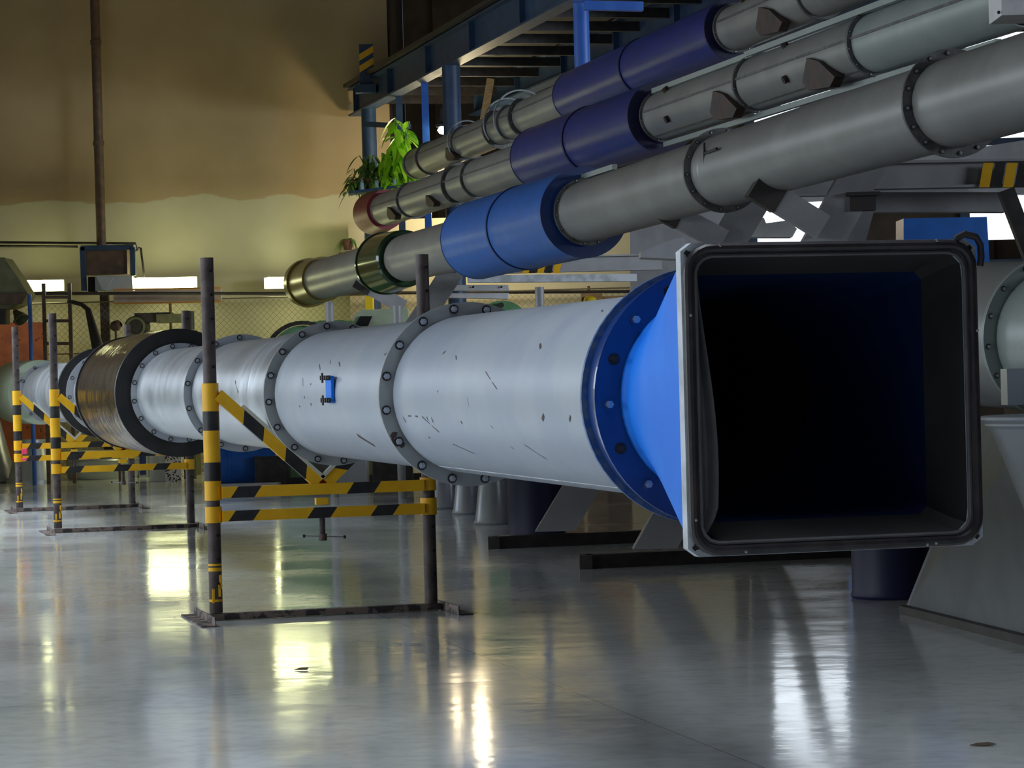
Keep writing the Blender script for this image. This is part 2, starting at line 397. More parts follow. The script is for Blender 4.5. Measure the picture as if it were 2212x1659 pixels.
def bolts(ax, xo, off, rb, n, size, parent, ang0=0.0, mats=None, alt=False, name='bolt'):
    O = ax.P(xo); d = ax.D(xo); x, y, z = basis(d)
    for k in range(n):
        a = ang0+2*math.pi*k/n
        c = O - y*off + x*(rb*math.cos(a)) + z*(rb*math.sin(a))
        s = MB(); s.cyl(c+y*.004, c-y*.005, size*1.25, 16, 1)
        s.cyl(c-y*.005, c-y*(.005+size*.8), size*.86, 6, 0, smooth=False)
        s.cyl(c-y*(.005+size*.8), c-y*(.005+size*1.3), size*.45, 10, 0)
        mm = mats or [M['bolt'], M['washer']]
        if alt and k % 2: mm = [M['washer'], M['washer']]  # every other bolt coloured dark, standing in for an empty hole
        s.build(name, mm, parent)
def flange(ax, xo, r0, r1, t, mt, parent, nb=0, size=.016, rb=None, ang0=0.1, pair=True, name='flange', mats=None):
    O = ax.P(xo); d = ax.D(xo)
    s = MB()
    if pair:
        s.ring(O-d*(t*.56), d, r0, r1, t); s.ring(O+d*(t*.56), d, r0, r1, t); s.ring(O, d, r0, r1-.012, t*.3, mi=1)
    else: s.ring(O, d, r0, r1, t)
    f = s.build(name, [mt, M['darkmetal']], parent)
    if nb: bolts(ax, xo, t*1.06 if pair else t*.5, rb or (r0+r1)/2, nb, size, f, ang0, mats)
    return f
RP = .395
main = Axis(19700.0, [(-400+10, 845.5), (1000, 851.0), (1800, 855.5)])
duct = thing('steel_pipe', 'long grey flanged pipe on striped stands, ending in a blue square mouth', 'pipe', main.P(1012))
def scr(marks):
    def ex(s, A, d, L, r):
        x, y, z = basis(d)
        for (u, h, u2, h2, wd) in marks:      # from the near end; h = height angle from the camera-facing side, degrees
            q = []
            dirv = Vector((u2-u, math.radians(h2-h)*r)); nn = Vector((-dirv.y, dirv.x)).normalized()*wd
            for (uu, aa, sg) in ((u, h, 1), (u, h, -1), (u2, h2, -1), (u2, h2, 1)):
                U = uu+nn.x*sg; a = math.pi-math.radians(aa)-nn.y*sg/r
                q.append(A+y*(U)+x*((r+.0015)*math.cos(a))+z*((r+.0015)*math.sin(a)))
            s.add(q, [(0, 1, 2, 3)], 1)
    return ex
marks1 = [(.35, 38, .75, 58, .004), (1.2, 30, 1.25, 33, .006), (2.0, 16, 1.75, 5, .0025), (1.95, -18, 1.75, -34, .002), (1.5, -30, 1.3, -40, .002),
          (1.0, -10, 1.04, -13, .009), (.6, -10, .63, -13, .006), (3.3, -14, 3.05, -25, .0035), (3.45, -14, 3.40, -14.2, .004), (3.62, -14, 3.55, -14, .003),
          (3.2, -14, 3.19, -17, .004), (3.1, -14.5, 3.09, -18, .005), (3.75, -15, 3.72, -19, .004), (2.3, 0, 2.28, -6, .0015), (2.5, -16, 2.49, -18, .005),
          (3.0, 30, 2.97, 32, .004), (2.7, 28, 2.65, 25, .003), (2.9, 3, 2.89, 4, .004), (3.35, -30, 3.33, -30, .004), (2.9, -34, 2.6, -41, .002)]
M['scratch'] = mat('scratch_rust', (.07, .04, .035), .6)
sec = tube_section(main, 1548, 1016, RP, 'pipe_section', [M['grey'], M['scratch']], duct, extra=scr(marks1))
x, y, z = basis(main.D(1300))
marks2 = [(1.6, 28, 1.5, 24, .004), (2.2, 27, 2.1, 22, .003), (2.6, 15, 2.55, 8, .003), (2.3, 10, 2.28, 9, .005), (2.5, -1, 2.48, -2, .006), (2.3, -7, 2.28, -8, .007),
          (1.2, -33, .95, -43, .012), (2.7, -9, 2.68, -10, .005), (1.9, 30, 1.85, 27, .002), (.3, 35, .4, 32, .003)]
M['scratchmix'] = M['scratch']
tube_section(main, 1007, 728, RP, 'pipe_section', [M['grey'], M['scratch']], duct, extra=scr(marks2))
tube_section(main, 719, 526, RP, 'pipe_section', [M['galv'], M['scratch']], duct, extra=scr([(1.6, 14, 1.4, 2, .008)]))
tube_section(main, 520, 391, RP, 'pipe_section', M['galv'], duct)
# stiffening bead on the galvanised section, close to its near flange
O = main.P(668); s = MB(); s.lathe(O, main.D(668), [(-.09, RP), (-.05, RP+.02), (.05, RP+.02), (.09, RP)], 64); s.build('bead', M['galv'], duct)
O = main.P(645); s = MB(); s.lathe(O, main.D(645), [(-.03, RP), (0, RP+.012), (.03, RP)], 64); s.build('bead', M['galv'], duct)
# flanges with their bolts
dkm = [M['grey'], M['washer']]
f2 = flange(main, 1012, RP-.01, .462, .016, M['greyflange'], duct, 16, .019, .432, .16, mats=dkm)
flange(main, 723, RP-.01, .455, .016, M['greyflange'], duct, 16, .017, .427, .1)
flange(main, 523, RP-.01, .452, .016, M['galv'], duct, 14, .017, .427, .25)
flange(main, 390.5, RP-.02, .447, .018, M['galv'], duct, 16, .018, .424, .15, pair=False)
# hatch latch on the second section: blue plate with two wing clamps
O = main.P(868); d = main.D(868); x, y, z = basis(d)
c = O - x*(RP+.012) + z*.035
s = MB(); s.box(c, (.02, .17, .15), 0, (x, y, z)); lt = s.build('latch_plate', M['blue'], duct, bevel=.004)
for zz in (.065, -.06):
    s = MB()
    q = c + z*zz - x*.02
    s.cyl(q-y*.10, q+y*.16, .008, 8); 
    for u in (-.06, 0, .07, .12): s.box(q+y*u, (.026, .022, .026), 0, (x, y, z))
    s.cyl(q+y*.12-z*.028, q+y*.12+z*.028, .006, 8); s.build('wing_clamp', M['darkmetal'], lt)
# black ended lacquered collar
A, B = main.P(388), main.P(285); d = B-A; L = d.length
s = MB(); s.ring(A+d.normalized()*.04, d, RP-.03, .578, .08); s.build('collar_end', M['rubber'], duct)
s = MB(); s.lathe(A, d, [(.06, .574), (L*.3, .585), (L*.7, .58), (L-.05, .57)], 72); s.build('collar', M['brownwrap'], duct)
s = MB(); s.ring(B, d, RP-.03, .584, .09); s.build('collar_end', M['rubber'], duct)
tube_section(main, 284, 223, RP-.02, 'pipe_section', M['galv'], duct)
flange(main, 231, RP-.03, .455, .03, M['galv'], duct, 12, .017, .42, .1, pair=False)
s = MB(); s.ring(main.P(221), main.D(221), RP-.05, .515, .14); s.build('rubber_ring', M['rubber'], duct)
tube_section(main, 218, 108, .375, 'pipe_section', M['galv'], duct)
O = main.P(140); s = MB(); s.lathe(O, main.D(140), [(-.12, .375), (-.08, .392), (.08, .392), (.12, .375)], 64); s.build('bead', M['galv'], duct)
flange(main, 107, .34, .425, .03, M['galv'], duct, 10, .018, .40, .2, pair=False)
tube_section(main, 106, 62, .33, 'pipe_section', M['galv'], duct)
M['palegreen'] = mat('pale_green_paint', (.42, .50, .36), .5, 0, (.48, .55, .42), 5)
s = MB(); A, B = main.P(88), main.P(40); d = B-A
s.lathe(A, d, [(0, .34), (0, .47), (d.length, .50), (d.length, .34)], 64, 0, True); s.build('end_bell', M['palegreen'], duct)

# blue mouthpiece
FB = 1553
d = main.D(FB); x, y, z = basis(d)
tp = MB(); O = main.P(FB)
fb = MB(); fb.ring(O, d, .355, .472, .018); fb.ring(O+d*.17, d, .355, .474, .02, mi=1); fb.lathe(O, d, [(.01, .452), (.16, .452)], 64, 0)
fbo = fb.build('flange', [M['blueflange'], M['blueedge']], duct)
bolts(main, FB, .010, .420, 16, .017, fbo, .05, [M['bolt'], M['blueflange']], True)
# weld collar
s = MB(); s.lathe(O, d, [(-.005, .375), (-.03, .375), (-.045, .363)], 72); s.build('weld_collar', M['blue'], duct)
# circle to square loft (outside and inside)
BX = 1800
OB = main.P(BX); Lb = (OB-O).dot(-y)
HX, HZ = .505, .500
def sq(n, hx, hz, rc):
    """n points of a rounded square, ordered by angle from +x"""
    pts = []
    for k in range(n):
        a = 2*math.pi*(k+.5)/n; c_, s_ = math.cos(a), math.sin(a)
        # superellipse-like: ray hit with rounded box
        t = min(hx/max(abs(c_), 1e-6), hz/max(abs(s_), 1e-6)); px, pz = c_*t, s_*t
        ix, iz = hx-rc, hz-rc
        if abs(px) > ix and abs(pz) > iz:
            # march to the corner arc
            lo_, hi_ = 0, t
            for _ in range(24):
                md = (lo_+hi_)/2; qx, qz = abs(c_*md)-ix, abs(s_*md)-iz
                ins = (qx <= 0 or qz <= 0 or qx*qx+qz*qz <= rc*rc)
                if ins: lo_ = md
                else: hi_ = md
            px, pz = c_*lo_, s_*lo_
        pts.append((px, pz))
    return pts
def loft(mb, rings, mi=0):
    n = len(rings[0]); vs = [p for r in rings for p in r]; fs = []
    for i in range(len(rings)-1):
        for k in range(n):
            l = (k+1) % n; fs.append((i*n+k, (i+1)*n+k, (i+1)*n+l, i*n+l))
    mb.add(vs, fs, mi, True)
NN = 96
circ = [(math.cos(2*math.pi*(k+.5)/NN), math.sin(2*math.pi*(k+.5)/NN)) for k in range(NN)]
def ringpts(C, pts): return [C + x*a + z*b for a, b in pts]
CC = O + (OB-O)  # mouth centre
def mix(t, r, hx, hz): 
    sqp = sq(NN, hx, hz, .01); return [((1-t)*c_[0]*r+t*q[0], (1-t)*c_[1]*r+t*q[1]) for c_, q in zip(circ, sqp)]
s = MB(); rr = []
for i in range(9):
    t = i/8; C = (O-y*.04)*(1-t)+(CC+y*.03)*t; rr.append(ringpts(C, mix(t, .363, .488, .483)))
loft(s, rr); s.build('transition', M['blue'], duct)
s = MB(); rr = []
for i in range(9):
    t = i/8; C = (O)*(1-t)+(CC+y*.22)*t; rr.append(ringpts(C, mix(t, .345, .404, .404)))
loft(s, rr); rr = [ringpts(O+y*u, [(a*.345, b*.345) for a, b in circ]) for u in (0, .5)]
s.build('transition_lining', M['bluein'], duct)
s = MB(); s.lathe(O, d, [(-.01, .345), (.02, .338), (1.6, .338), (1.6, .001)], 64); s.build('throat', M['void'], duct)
# canvas sleeve between mouth and lining
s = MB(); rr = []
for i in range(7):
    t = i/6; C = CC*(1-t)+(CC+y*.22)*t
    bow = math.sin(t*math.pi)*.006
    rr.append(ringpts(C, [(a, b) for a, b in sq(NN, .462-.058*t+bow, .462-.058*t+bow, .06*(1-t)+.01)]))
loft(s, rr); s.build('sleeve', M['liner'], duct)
# sagging flap at the left inside
s = MB(); n1, n2 = 24, 6; vs = []; fs = []
for i in range(n1+1):
    v = i/n1; hz = .44-.90*v
    bulge = .012+.058*math.sin(min(1, v*1.12)*math.pi*.62)**1.6 if v < .9 else .06*(1-v)/.1*.9+.006
    for j in range(n2+1):
        t = j/n2
        vs.append(CC + x*(-.452+bulge*t) + z*hz + y*(.02+.05*math.sin(t*math.pi)+.015*t))
for i in range(n1):
    for j in range(n2): a = i*(n2+1)+j; fs.append((a, a+1, a+n2+2, a+n2+1))
s.add(vs, fs, 0, True); fo = s.build('flap', M['flap'], duct); so = fo.modifiers.new('solid', 'SOLIDIFY'); so.thickness = .004
# frame plate and bent rim
s = MB()
outer = sq(NN, HX, HZ, .012); inner = sq(NN, .455, .455, .06)
rr = [ringpts(CC+y*.0, inner), ringpts(CC-y*.004, inner), ringpts(CC-y*.004, outer), ringpts(CC+y*.045, outer), ringpts(CC+y*.045, [(a*.985, b*.985) for a, b in outer]), ringpts(CC+y*.0, [(a*.985, b*.985) for a, b in outer])]
loft(s, rr)
plate = s.build('mouth_frame', M['framegrey'], duct)
for (a, b, sl) in ((-.475, -.465, .7), (.475, -.465, -.7), (-.478, .462, -.7), (.475, .465, .7)):
    c = CC + x*a + z*b - y*.006
    s = MB(); e = (x*math.cos(sl)+z*math.sin(sl)); f_ = y.cross(e)
    s.lathe(c, y, [(0, .001), (0, .011), (-.006, .011), (-.006, .001)], 12); s.bar(c-e*.016, c+e*.016, .014, .006, 0, up=y)
    s.build('corner_slot', M['rubber'], plate)
# rubber gasket: rounded tube and an inner lip
gp = sq(160, .484, .482, .075)
s = MB(); s.tube([CC - y*.016 + x*a + z*b for a, b in gp], .0165, 10, 0, True); s.build('gasket', M['gasket'], duct)
gp = sq(160, .460, .458, .060)
s = MB(); s.tube([CC - y*.010 + x*a + z*b for a, b in gp], .007, 8, 0, True)
s.tube([CC - y*.007 + x*a + z*b for a, b in sq(160, .470, .468, .066)], .0055, 8, 0, True); s.build('inner_bead', M['flap'], duct)
# loose end of the gasket hanging over the top right corner
s = MB(); s.tube([CC-y*.02+x*a+z*b for a, b in ((.43, .500), (.46, .515), (.50, .505), (.515, .48), (.517, .44), (.512, .41))], .012, 8); s.build('gasket_end', M['gasket'], duct)
# clip studs along gasket
s = MB()
for (a, b) in ((-.38, .490), (.36, .495), (-.484, .27), (.492, .20), (-.484, -.38), (-.32, -.487), (.30, -.489), (.33, -.486)):
    c = CC+x*a+z*b-y*.03; s = MB(); s.lathe(c, y, [(-.004, .001), (-.002, .005), (.004, .006), (.006, .001)], 8); s.build('rivet', M['bolt'], duct)


# ------------------------------------------------------------------ pipe stands
adir = basis(main.D(700)); RZ = math.atan2(-adir[1].x, adir[1].y)     # local +y = away along the pipe
def make_stand():
    root = thing('pipe_stand', 'near yellow and black striped stand with screw jack, carrying the pipe', 'stand')
    H = 2.34; W = .71
    for sx in (-1, 1):
        s = MB(); s.lathe((sx*W, 0, 0), (0, 0, 1), [(.05, .034), (.05, .043), (H, .043), (H, .034)], 28, 0, True)
        p = s.build('post', M['post'], root, True)
        s = MB()
        for k in range(14):
            h = .24+k*.155
            if .60 < h < (1.55 if sx < 0 else .95): continue
            s.cyl((sx*W+.018, -.036, h), (sx*W+.020, -.0445, h), .010, 10)
        s.build('pin_holes', M['void'], p, True)
        s = MB()
        for (h, w_, a) in ((.33, .012, .1), (.13, .008, .6), (.36, .007, .9)):
            s.lathe((sx*W, 0, h), (0, 0, 1), [(-w_, .0435), (w_, .0438)], 28)
        for (h, dx) in ((.20, .02), (.16, -.02), (.25, .027)): s.box((sx*W+dx, -.037, h), (.016, .014, .09))
        s.build('paint_drips', M['yellow'], p, True) if sx < 0 else None
        s = MB()
        if sx < 0: bands = [(.63, .735, 0), (.775, .90, 0), (.90, 1.02, 1), (1.02, 1.225, 0), (1.225, 1.35, 1), (1.35, 1.53, 0)]
        else: bands = [(.63, .74, 0), (.79, .875, 0)]
        for (a, b, mi) in bands:
            r = .054; s.lathe((sx*W, 0, 0), (0, 0, 1), [(a, .043), (a, r), (b, r), (b, .043)], 28, mi)
        s.build('sleeve', [M['yellow'], M['black']], root, True)
    if True:
        # crossbars with slanted black bands
        s = MB(); s.striped((-W+.05, -.045, .825), (W-.04, -.045, .825), .05, .072, (.06, .175, .63, .765), .05); s.build('crossbar', [M['yellow'], M['black']], root, True)
        s = MB(); s.striped((-W+.05, -.045, .672), (W-.04, -.045, .672), .05, .068, (.045, .165, .43, .545, .745, .855), .05); s.build('crossbar', [M['yellow'], M['black']], root, True)
        s = MB(); s.striped((-W+.045, -.03, 1.455), (.0, -.03, .840), .06, .075, (.24, .43, .64, .84), -.055); s.build('brace', [M['yellow'], M['black']], root, True)
        s = MB(); s.striped((W-.045, -.03, 1.455), (.0, -.03, .840), .06, .075, (.34, .53, .66, .82), .055); s.build('brace', [M['yellow'], M['black']], root, True)
    for sx in (-1, 1):
        a = Vector((sx*(W-.17), -.04, 1.340)); b = Vector((sx*.02, -.04, .858)); n = Vector((-sx*.647, 0, .762))
        s = MB(); s.bar(a+n*.049, b+n*.049, .06, .022, 0, up=n); s.build('pad_strip', M['cream'], root, True)
    s = MB(); s.box((-.01, -.05, .745), (.085, .055, .045)); s.build('jack_block', M['yellow'], root, True, bevel=.004)
    s = MB(); s.cyl((-.01, -.05, .70), (-.01, -.05, .50), .017, 14)
    for k in range(12): s.lathe((-.01, -.05, .52+k*.0095), (0, 0, 1), [(0, .017), (.004, .021), (.008, .017)], 14)
    s.cyl((-.01, -.05, .535), (-.01, -.05, .49), .028, 16); j = s.build('jack_screw', M['post'], root, True)
    s = MB(); s.tube([(-.13, -.045, .523), (0, -.055, .516), (.13, -.06, .508)], .0045, 8)
    s.cyl((-.14, -.045, .523), (-.125, -.045, .523), .011, 10, 1); s.cyl((.125, -.06, .508), (.14, -.06, .508), .011, 10, 1)
    s.build('jack_handle', [M['bolt'], M['black']], j, True)
    # base: channel between two angle-iron feet
    s = MB(); s.box((0, 0, .040), (2*W+.12, .07, .008)); s.box((0, -.037, .024), (2*W+.12, .007, .04)); s.box((0, .037, .024), (2*W+.12, .007, .04))
    s.build('base_channel', M['base'], root, True)
    for sx in (-1, 1):
        xx = sx*(W+.075)
        s = MB(); s.box((xx, 0, .030), (.008, 1.0, .055)); s.box((xx+sx*.045, 0, .005), (.09, 1.0, .009)); s.build('foot', M['base'], root, True)
    return root
st = make_stand()
c1 = main.P(689); c2 = main.P(262); c3 = main.P(158)
stands = [st]
for c in (c2, c3): stands.append(copy_tree(st))
for o, c in zip(stands, (c1, c2, c3)):
    o.location = (c.x, c.y, 0); o.rotation_euler = (0, 0, RZ); o['group'] = 'striped stands under the long pipe'
stands[0]['label'] = 'near striped stand with rusty posts at the front, jack screw hanging below its crossbar'
stands[1]['label'] = 'middle striped stand, just behind the brown collar of the pipe'
stands[2]['label'] = 'farthest striped stand, standing before the galvanised ducts at the left'
print('stand depths', c1, c2, c3)

# ------------------------------------------------------------------ rack pipes
def seam(ax, xa, xb, r, ang, parent, name='seam', mt=None, w_=.022):
    A, B = ax.P(xa), ax.P(xb); x, y, z = basis(B-A); n = x*math.cos(ang)+z*math.sin(ang)
    s = MB(); s.bar(A+n*r, B+n*r, w_, .012, 0, up=n); return s.build(name, mt or M['rackfl'], parent)
def drum(ax, xs, r, parent, mt, mend, mrim):
    """blue casing of two cans with a dark seam ring; xs = far end, seam, near end"""
    for a, b in ((xs[0], xs[1]-2), (xs[1]+2, xs[2])):
        A, B = ax.P(b), ax.P(a); d = B-A; L = d.length
        s = MB(); s.lathe(A, d, [(0, r-.09), (0, r), (L, r), (L, r-.12)], 72, 0, True); s.build('casing', mt, parent)
    s = MB(); s.ring(ax.P(xs[1]), ax.D(xs[1]), r-.02, r+.012, .05); s.build('casing_rim', mrim, parent)
    O = ax.P(xs[2]); d = ax.D(xs[2]); s = MB(); s.ring(O, d, .2, r+.004, .02); s.build('casing_end', mend, parent)
    O = ax.P(xs[0]); d = ax.D(xs[0]); s = MB(); s.ring(O, d, .2, r+.004, .02); s.build('casing_end', mend, parent)

# lowest pipe
axC = Axis(45500.0, [(640, 618), (1034, 518), (1262, 459), (1400, 416), (2100, 211)])
C_ = thing('duct_pipe', 'lowest raised grey pipe, with bright blue casing and dark green ring', 'pipe', axC.P(1262))
rc = .30
for a, b in ((690, 834), (879, 1034), (1262, 1560), (1566, 2055), (2061, 2900)):
    tube_section(axC, b, a, rc, 'pipe_section', M['rack'], C_)
s = MB(); A, B = axC.P(700), axC.P(664); d = B-A; s.lathe(A, d, [(0, .29), (0, .335), (d.length*.8, .345), (d.length*.8, .375), (d.length, .375), (d.length, .29)], 56, 0, True); s.build('end_collar', M['olive'], C_)
# green glazed ring between two dark flanges
A, B = axC.P(876), axC.P(834); d = B-A; L = d.length
s = MB(); s.lathe(A, d, [(0.03, .33), (.08, .37), (L-.05, .405)], 56); s.build('glazed_ring', M['green_t'], C_)
s = MB(); s.ring(B, d, .29, .42, .05, 56); s.build('flange', M['green_t'], C_)
s = MB(); s.ring(A+d.normalized()*.03, d, .29, .345, .04, 56); fo = s.build('flange', M['green_t'], C_)
drum(axC, (1034, 1139, 1262), .447, C_, M['drum'], M['blueflange'], M['blueflange'])
flange(axC, 1268, .29, .335, .03, M['rackfl'], C_, 14, .011, .318, .1, pair=False)
flange(axC, 1563, .29, .355, .014, M['rackfl'], C_, 14, .011, .33, .1)
flange(axC, 2058, .29, .365, .014, M['rackfl'], C_, 16, .014, .335, .1)
s = MB(); s.lathe(axC.P(1580), axC.D(1580), [(-.03, rc), (0, rc+.006), (.03, rc)], 64); s.build('bead', M['rack'], C_)
x, y, z = basis(axC.D(1563)); q = at(1521, 332, 22.75)
s = MB(); s.cyl(q, q-y*.42-x*.03, .012, 8); s.cyl(q-z*.09, q+z*.09, .013, 8); s.cyl(q, q+x*.12+y*.05, .012, 8); s.build('tee_handle', M['darkmetal'], C_)

# middle pipe
axB = Axis(52080.0, [(820, 457), (1460, 242), (2060, 37)])
B_ = thing('duct_pipe', 'middle raised grey pipe with navy casing and dark red far end', 'pipe', axB.P(1433))
rb = .25
for a, b in ((826, 893), (897, 992), (1000, 1036), (1040, 1170), (1436, 1640), (1646, 1895)):
    tube_section(axB, b, a, rb, 'pipe_section', M['rack'], B_)
tube_section(axB, 2215, 1901, rb, 'pipe_section', M['rackg'], B_)
s = MB(); A, B = axB.P(834), axB.P(808); d = B-A; s.lathe(A, d, [(0, .24), (0, .30), (d.length*.7, .335), (d.length, .335), (d.length, .24)], 56, 0, True); s.build('end_collar', M['redring'], B_)
for xx, r1, nb in ((895, .275, 0), (996, .285, 10), (1038, .28, 0), (1643, .278, 10), (1898, .285, 12)):
    flange(axB, xx, .24, r1, .02, M['rackfl'], B_, nb, .009, (.24+r1)/2+.012, .2)
drum(axB, (1167, 1284, 1431), .372, B_, M['navy'], M['navyd'], M['navyd'])
flange(axB, 1437, .24, .275, .03, M['rackfl'], B_, 12, .009, .262, .2, pair=False)
for a, b in ((836, 1165), (1442, 1640), (1646, 1895), (1901, 2178)): seam(axB, b, a, rb+.003, math.pi-.12, B_)
seam(axB, 1895, 1442, rb+.004, math.pi+1.0, B_, w_=.012)
# upper pipe
axA = Axis(57000.0, [(940, 338), (1600, 57)])
A_ = thing('duct_pipe', 'uppermost raised grey pipe with navy casing, partly cut off by the top edge', 'pipe', axA.P(1588))
ra = .235
for a, b in ((900, 930), (934, 1082), (1086, 1140), (1143, 1250), (1592, 1772), (1776, 2300)):
    tube_section(axA, b, a, ra, 'pipe_section', M['rack'], A_)
for xx, r1 in ((905, .25), (932, .262), (1010, .262), (1084, .29), (1112, .27), (1141, .285), (1774, .262)):
    flange(axA, xx, .225, r1, .02, M['rackfl'], A_, 8 if xx in (1084, 1141) else 0, .009, .26, .3)
drum(axA, (1248, 1396, 1586), .325, A_, M['navy'], M['navyd'], M['navyd'])
flange(axA, 1592, .225, .26, .03, M['rackfl'], A_, 10, .008, .247, .2, pair=False)
for a, b in ((908, 1245), (1597, 1955)): seam(axA, b, a, ra+.003, math.pi-.22, A_)
# hoops and a thin conduit standing up off the upper pipe
for (xx, r1) in ((1010, .30), (1098, .35), (1126, .38)):
    O = axA.P(xx); x, y, z = basis(axA.D(xx))
    s = MB(); s.tube([O+x*(r1*math.cos(a))+z*(r1*math.sin(a)+.02) for a in [math.radians(50+k*8) for k in range(22)]], .012, 8); s.build('wire_hoop', M['galv'], A_)
# rusty hanger brackets under pipes A and B
def hanger(ax, xx, r, parent, k=1.0):
    O = ax.P(xx); x, y, z = basis(ax.D(xx))
    c = O - x*(r*.62) - z*(r*.70)
    s = MB(); s.prism([c+y*.30*k-z*.02*k-x*.02, c+y*.10*k+z*.16*k-x*.05, c-y*.16*k+z*.10*k-x*.04, c-y*.42*k-z*.06*k, c-y*.30*k-z*.13*k, c+y*.22*k-z*.10*k], -x*.09); s.build('bracket', M['rustplate'], parent)
hanger(axB, 1612, rb, B_); hanger(axB, 1822, rb, B_); hanger(axA, 1706, ra, A_); hanger(axA, 1005, ra, A_, .7); hanger(axB, 880, rb, B_, .7); hanger(axB, 966, rb, B_, .6)
def lug(ax, xx, r, parent, ang):
    O = ax.P(xx); x, y, z = basis(ax.D(xx)); n = x*math.cos(ang)+z*math.sin(ang)
    s = MB(); s.cyl(O+n*r*.98, O+n*(r+.04), .035, 8); s.build('lug', M['rustplate'], parent)
for xx, a in ((1490, 3.6), (1752, 3.6), (1475, 2.3), (1735, 2.25)): lug(axB, xx, rb, B_, a)
for xx, a in ((1640, 2.3), ): lug(axA, xx, ra, A_, a)
# handrail-like angle irons lying on the pipes
for ax, xa, xb, off, par in ((axB, 1440, 1660, (-.13, .245), B_), (axB, 1650, 2160, (-.16, .25), B_), (axB, 1440, 2160, (-.02, -.30), B_), (axC, 1180, 1330, (.0, .34), C_)):
    A = ax.P(xa); B = ax.P(xb); x, y, z = basis(ax.D(xa)); s = MB(); s.bar(A+x*off[0]+z*off[1], B+x*off[0]+z*off[1], .05, .05); s.build('angle_rail', M['rackg'], par)

# weld seam low on the near section of the long pipe, rust by its flange
A, B = main.P(1546), main.P(1018); x, y, z = basis(B-A); a_ = math.pi+1.12; n = x*math.cos(a_)+z*math.sin(a_)
s = MB(); s.bar(A+n*RP, B+n*RP, .007, .004, 0, up=n); s.build('weld_seam', M['framegrey'], duct)
O = main.P(1012); x, y, z = basis(main.D(1012))
for a0, rr_, wa, wr in ((3.60, .437, .035, .022), (3.66, .452, .05, .010), (3.74, .428, .045, .020), (3.70, .445, .04, .014)):
    s = MB(); pts = [O-y*.0185+(x*math.cos(a0+wa*math.cos(t)*random.uniform(.7, 1.1))+z*math.sin(a0+wa*math.cos(t)))*(rr_+wr*math.sin(t)*random.uniform(.6, 1.1)) for t in [k*.571 for k in range(11)]]
    s.prism(pts, -y*.0008); s.build('rust_patch', M['scratch'], f2)
# white sheet box at the top right corner
P = at(2237, -52, 19.4); s = MB(); s.box(P+Vector((0, 0, 0)), (.58, .5, .60)); s.cyl(at(2157, 27, 19.16), at(2157, 27, 19.16)-Vector((0, .015, 0)), .012, 10, 1)
wb = thing('sheet_metal_box', 'white sheet metal box at the upper right end of the middle pipe', 'box', P-Vector((0, 0, .3))); s.build('box_body', [M['whitep'], M['darkmetal']], wb, bevel=.006)

# ------------------------------------------------------------------ rack frames
def PX(px, py, Y): return at(px, py, Y)
PDIR = main.D(700); PERP = Vector((PDIR.y, -PDIR.x, 0)).normalized()
def make_frame(label, Z, footx, footy, top, brk, beam_to, beam_y, stripes=None, foot_len=2.2, beam_h=.20):
    foot = fl(footx, footy)
    root = thing('pipe_rack', label, 'rack', foot, group='grey trestles under the raised pipes')
    T = PX(top[0], top[1], Z); G = Vector((foot.x, foot.y, .10)); G2 = G + (T-G)*1.0
    nrm = Vector((T.x-G.x, 0, T.z-G.z)).normalized(); side = Vector((nrm.z, 0, -nrm.x))
    # inclined leg: box section with a darker side web
    w2 = .15/nrm.z; s = MB(); s.prism([G+Vector((-w2, -.12, .04)), G+Vector((w2, -.12, .04)), T+Vector((w2, -.12, 0)), T+Vector((-w2, -.12, 0))], (0, .24, 0)); s.build('leg', M['rackleg'], root)
    # floor skid beam
    s = MB(); a = Vector((foot.x-.55, foot.y-.1, .055)); b = a+PERP*foot_len
    s.bar(a, b, .14, .11); s.box(a, (.10, .2, .11)); s.build('skid', M['darkmetal'], root)
    # rear leg leaning the other way
    a = Vector((foot.x+1.9, foot.y+.5, .1)); s = MB(); s.bar(a, Vector((T.x-.1, T.y+.3, T.z*.78)), .22, .2, 0, up=(0, 1, 0)); s.build('leg', M['rackleg'], root)
    # cantilever bracket that holds the lowest pipe, rubber pad on its end
    b0 = PX(brk[0][0], brk[0][1], Z-.25); b1 = PX(brk[1][0], brk[1][1], Z-.2)
    s = MB(); s.bar(b0, b1, .20, .19, 0, up=(0, 1, 0)); s.build('bracket', M['rackleg'], root)
    e = (b1-b0).normalized(); s = MB(); s.bar(b0-e*.02, b0+e*.22, .215, .21, 0, up=(0, 1, 0)); s.build('pad', M['rackpad'], root)
    # cross beam: I section
    c0 = PX(beam_to[0], beam_y, Z); c1 = Vector((PX(beam_to[1], beam_y, Z).x, c0.y+.25, c0.z))
    s = MB(); 
    s.bar(c0+Vector((0, 0, beam_h/2)), c1+Vector((0, 0, beam_h/2)), .20, .02); s.bar(c0-Vector((0, 0, beam_h/2)), c1-Vector((0, 0, beam_h/2)), .20, .02)
    if stripes: s.striped(c0, c1, .02, beam_h, stripes, beam_h*.35)
    else: s.bar(c0, c1, .02, beam_h)
    bm = s.build('cross_beam', [M['framegrey'] if stripes else M['rackleg'], M['black']], root)
    return root, c0, c1
def yellow_bands(root, c0, c1, ts, h):
    d = (c1-c0); s = MB()
    for t in ts:
        a = c0+d*t; u = d.normalized(); w_ = .10
        s.prism([a-Vector((0, .012, h/2)), a+u*w_-Vector((0, .012, h/2)), a+u*(w_+.055)+Vector((0, -.012, h/2)), a+u*.055+Vector((0, -.012, h/2))], (0, -.003, 0))
    s.build('yellow_band', M['yellow'], root)
rR, c0, c1 = make_frame('near grey rack trestle whose beam with yellow bands runs to the right edge', 22.0, 1415, 1222, (1860, 372), ((1632, 402), (1775, 490)), (1870, 2420), 380)
s = MB()
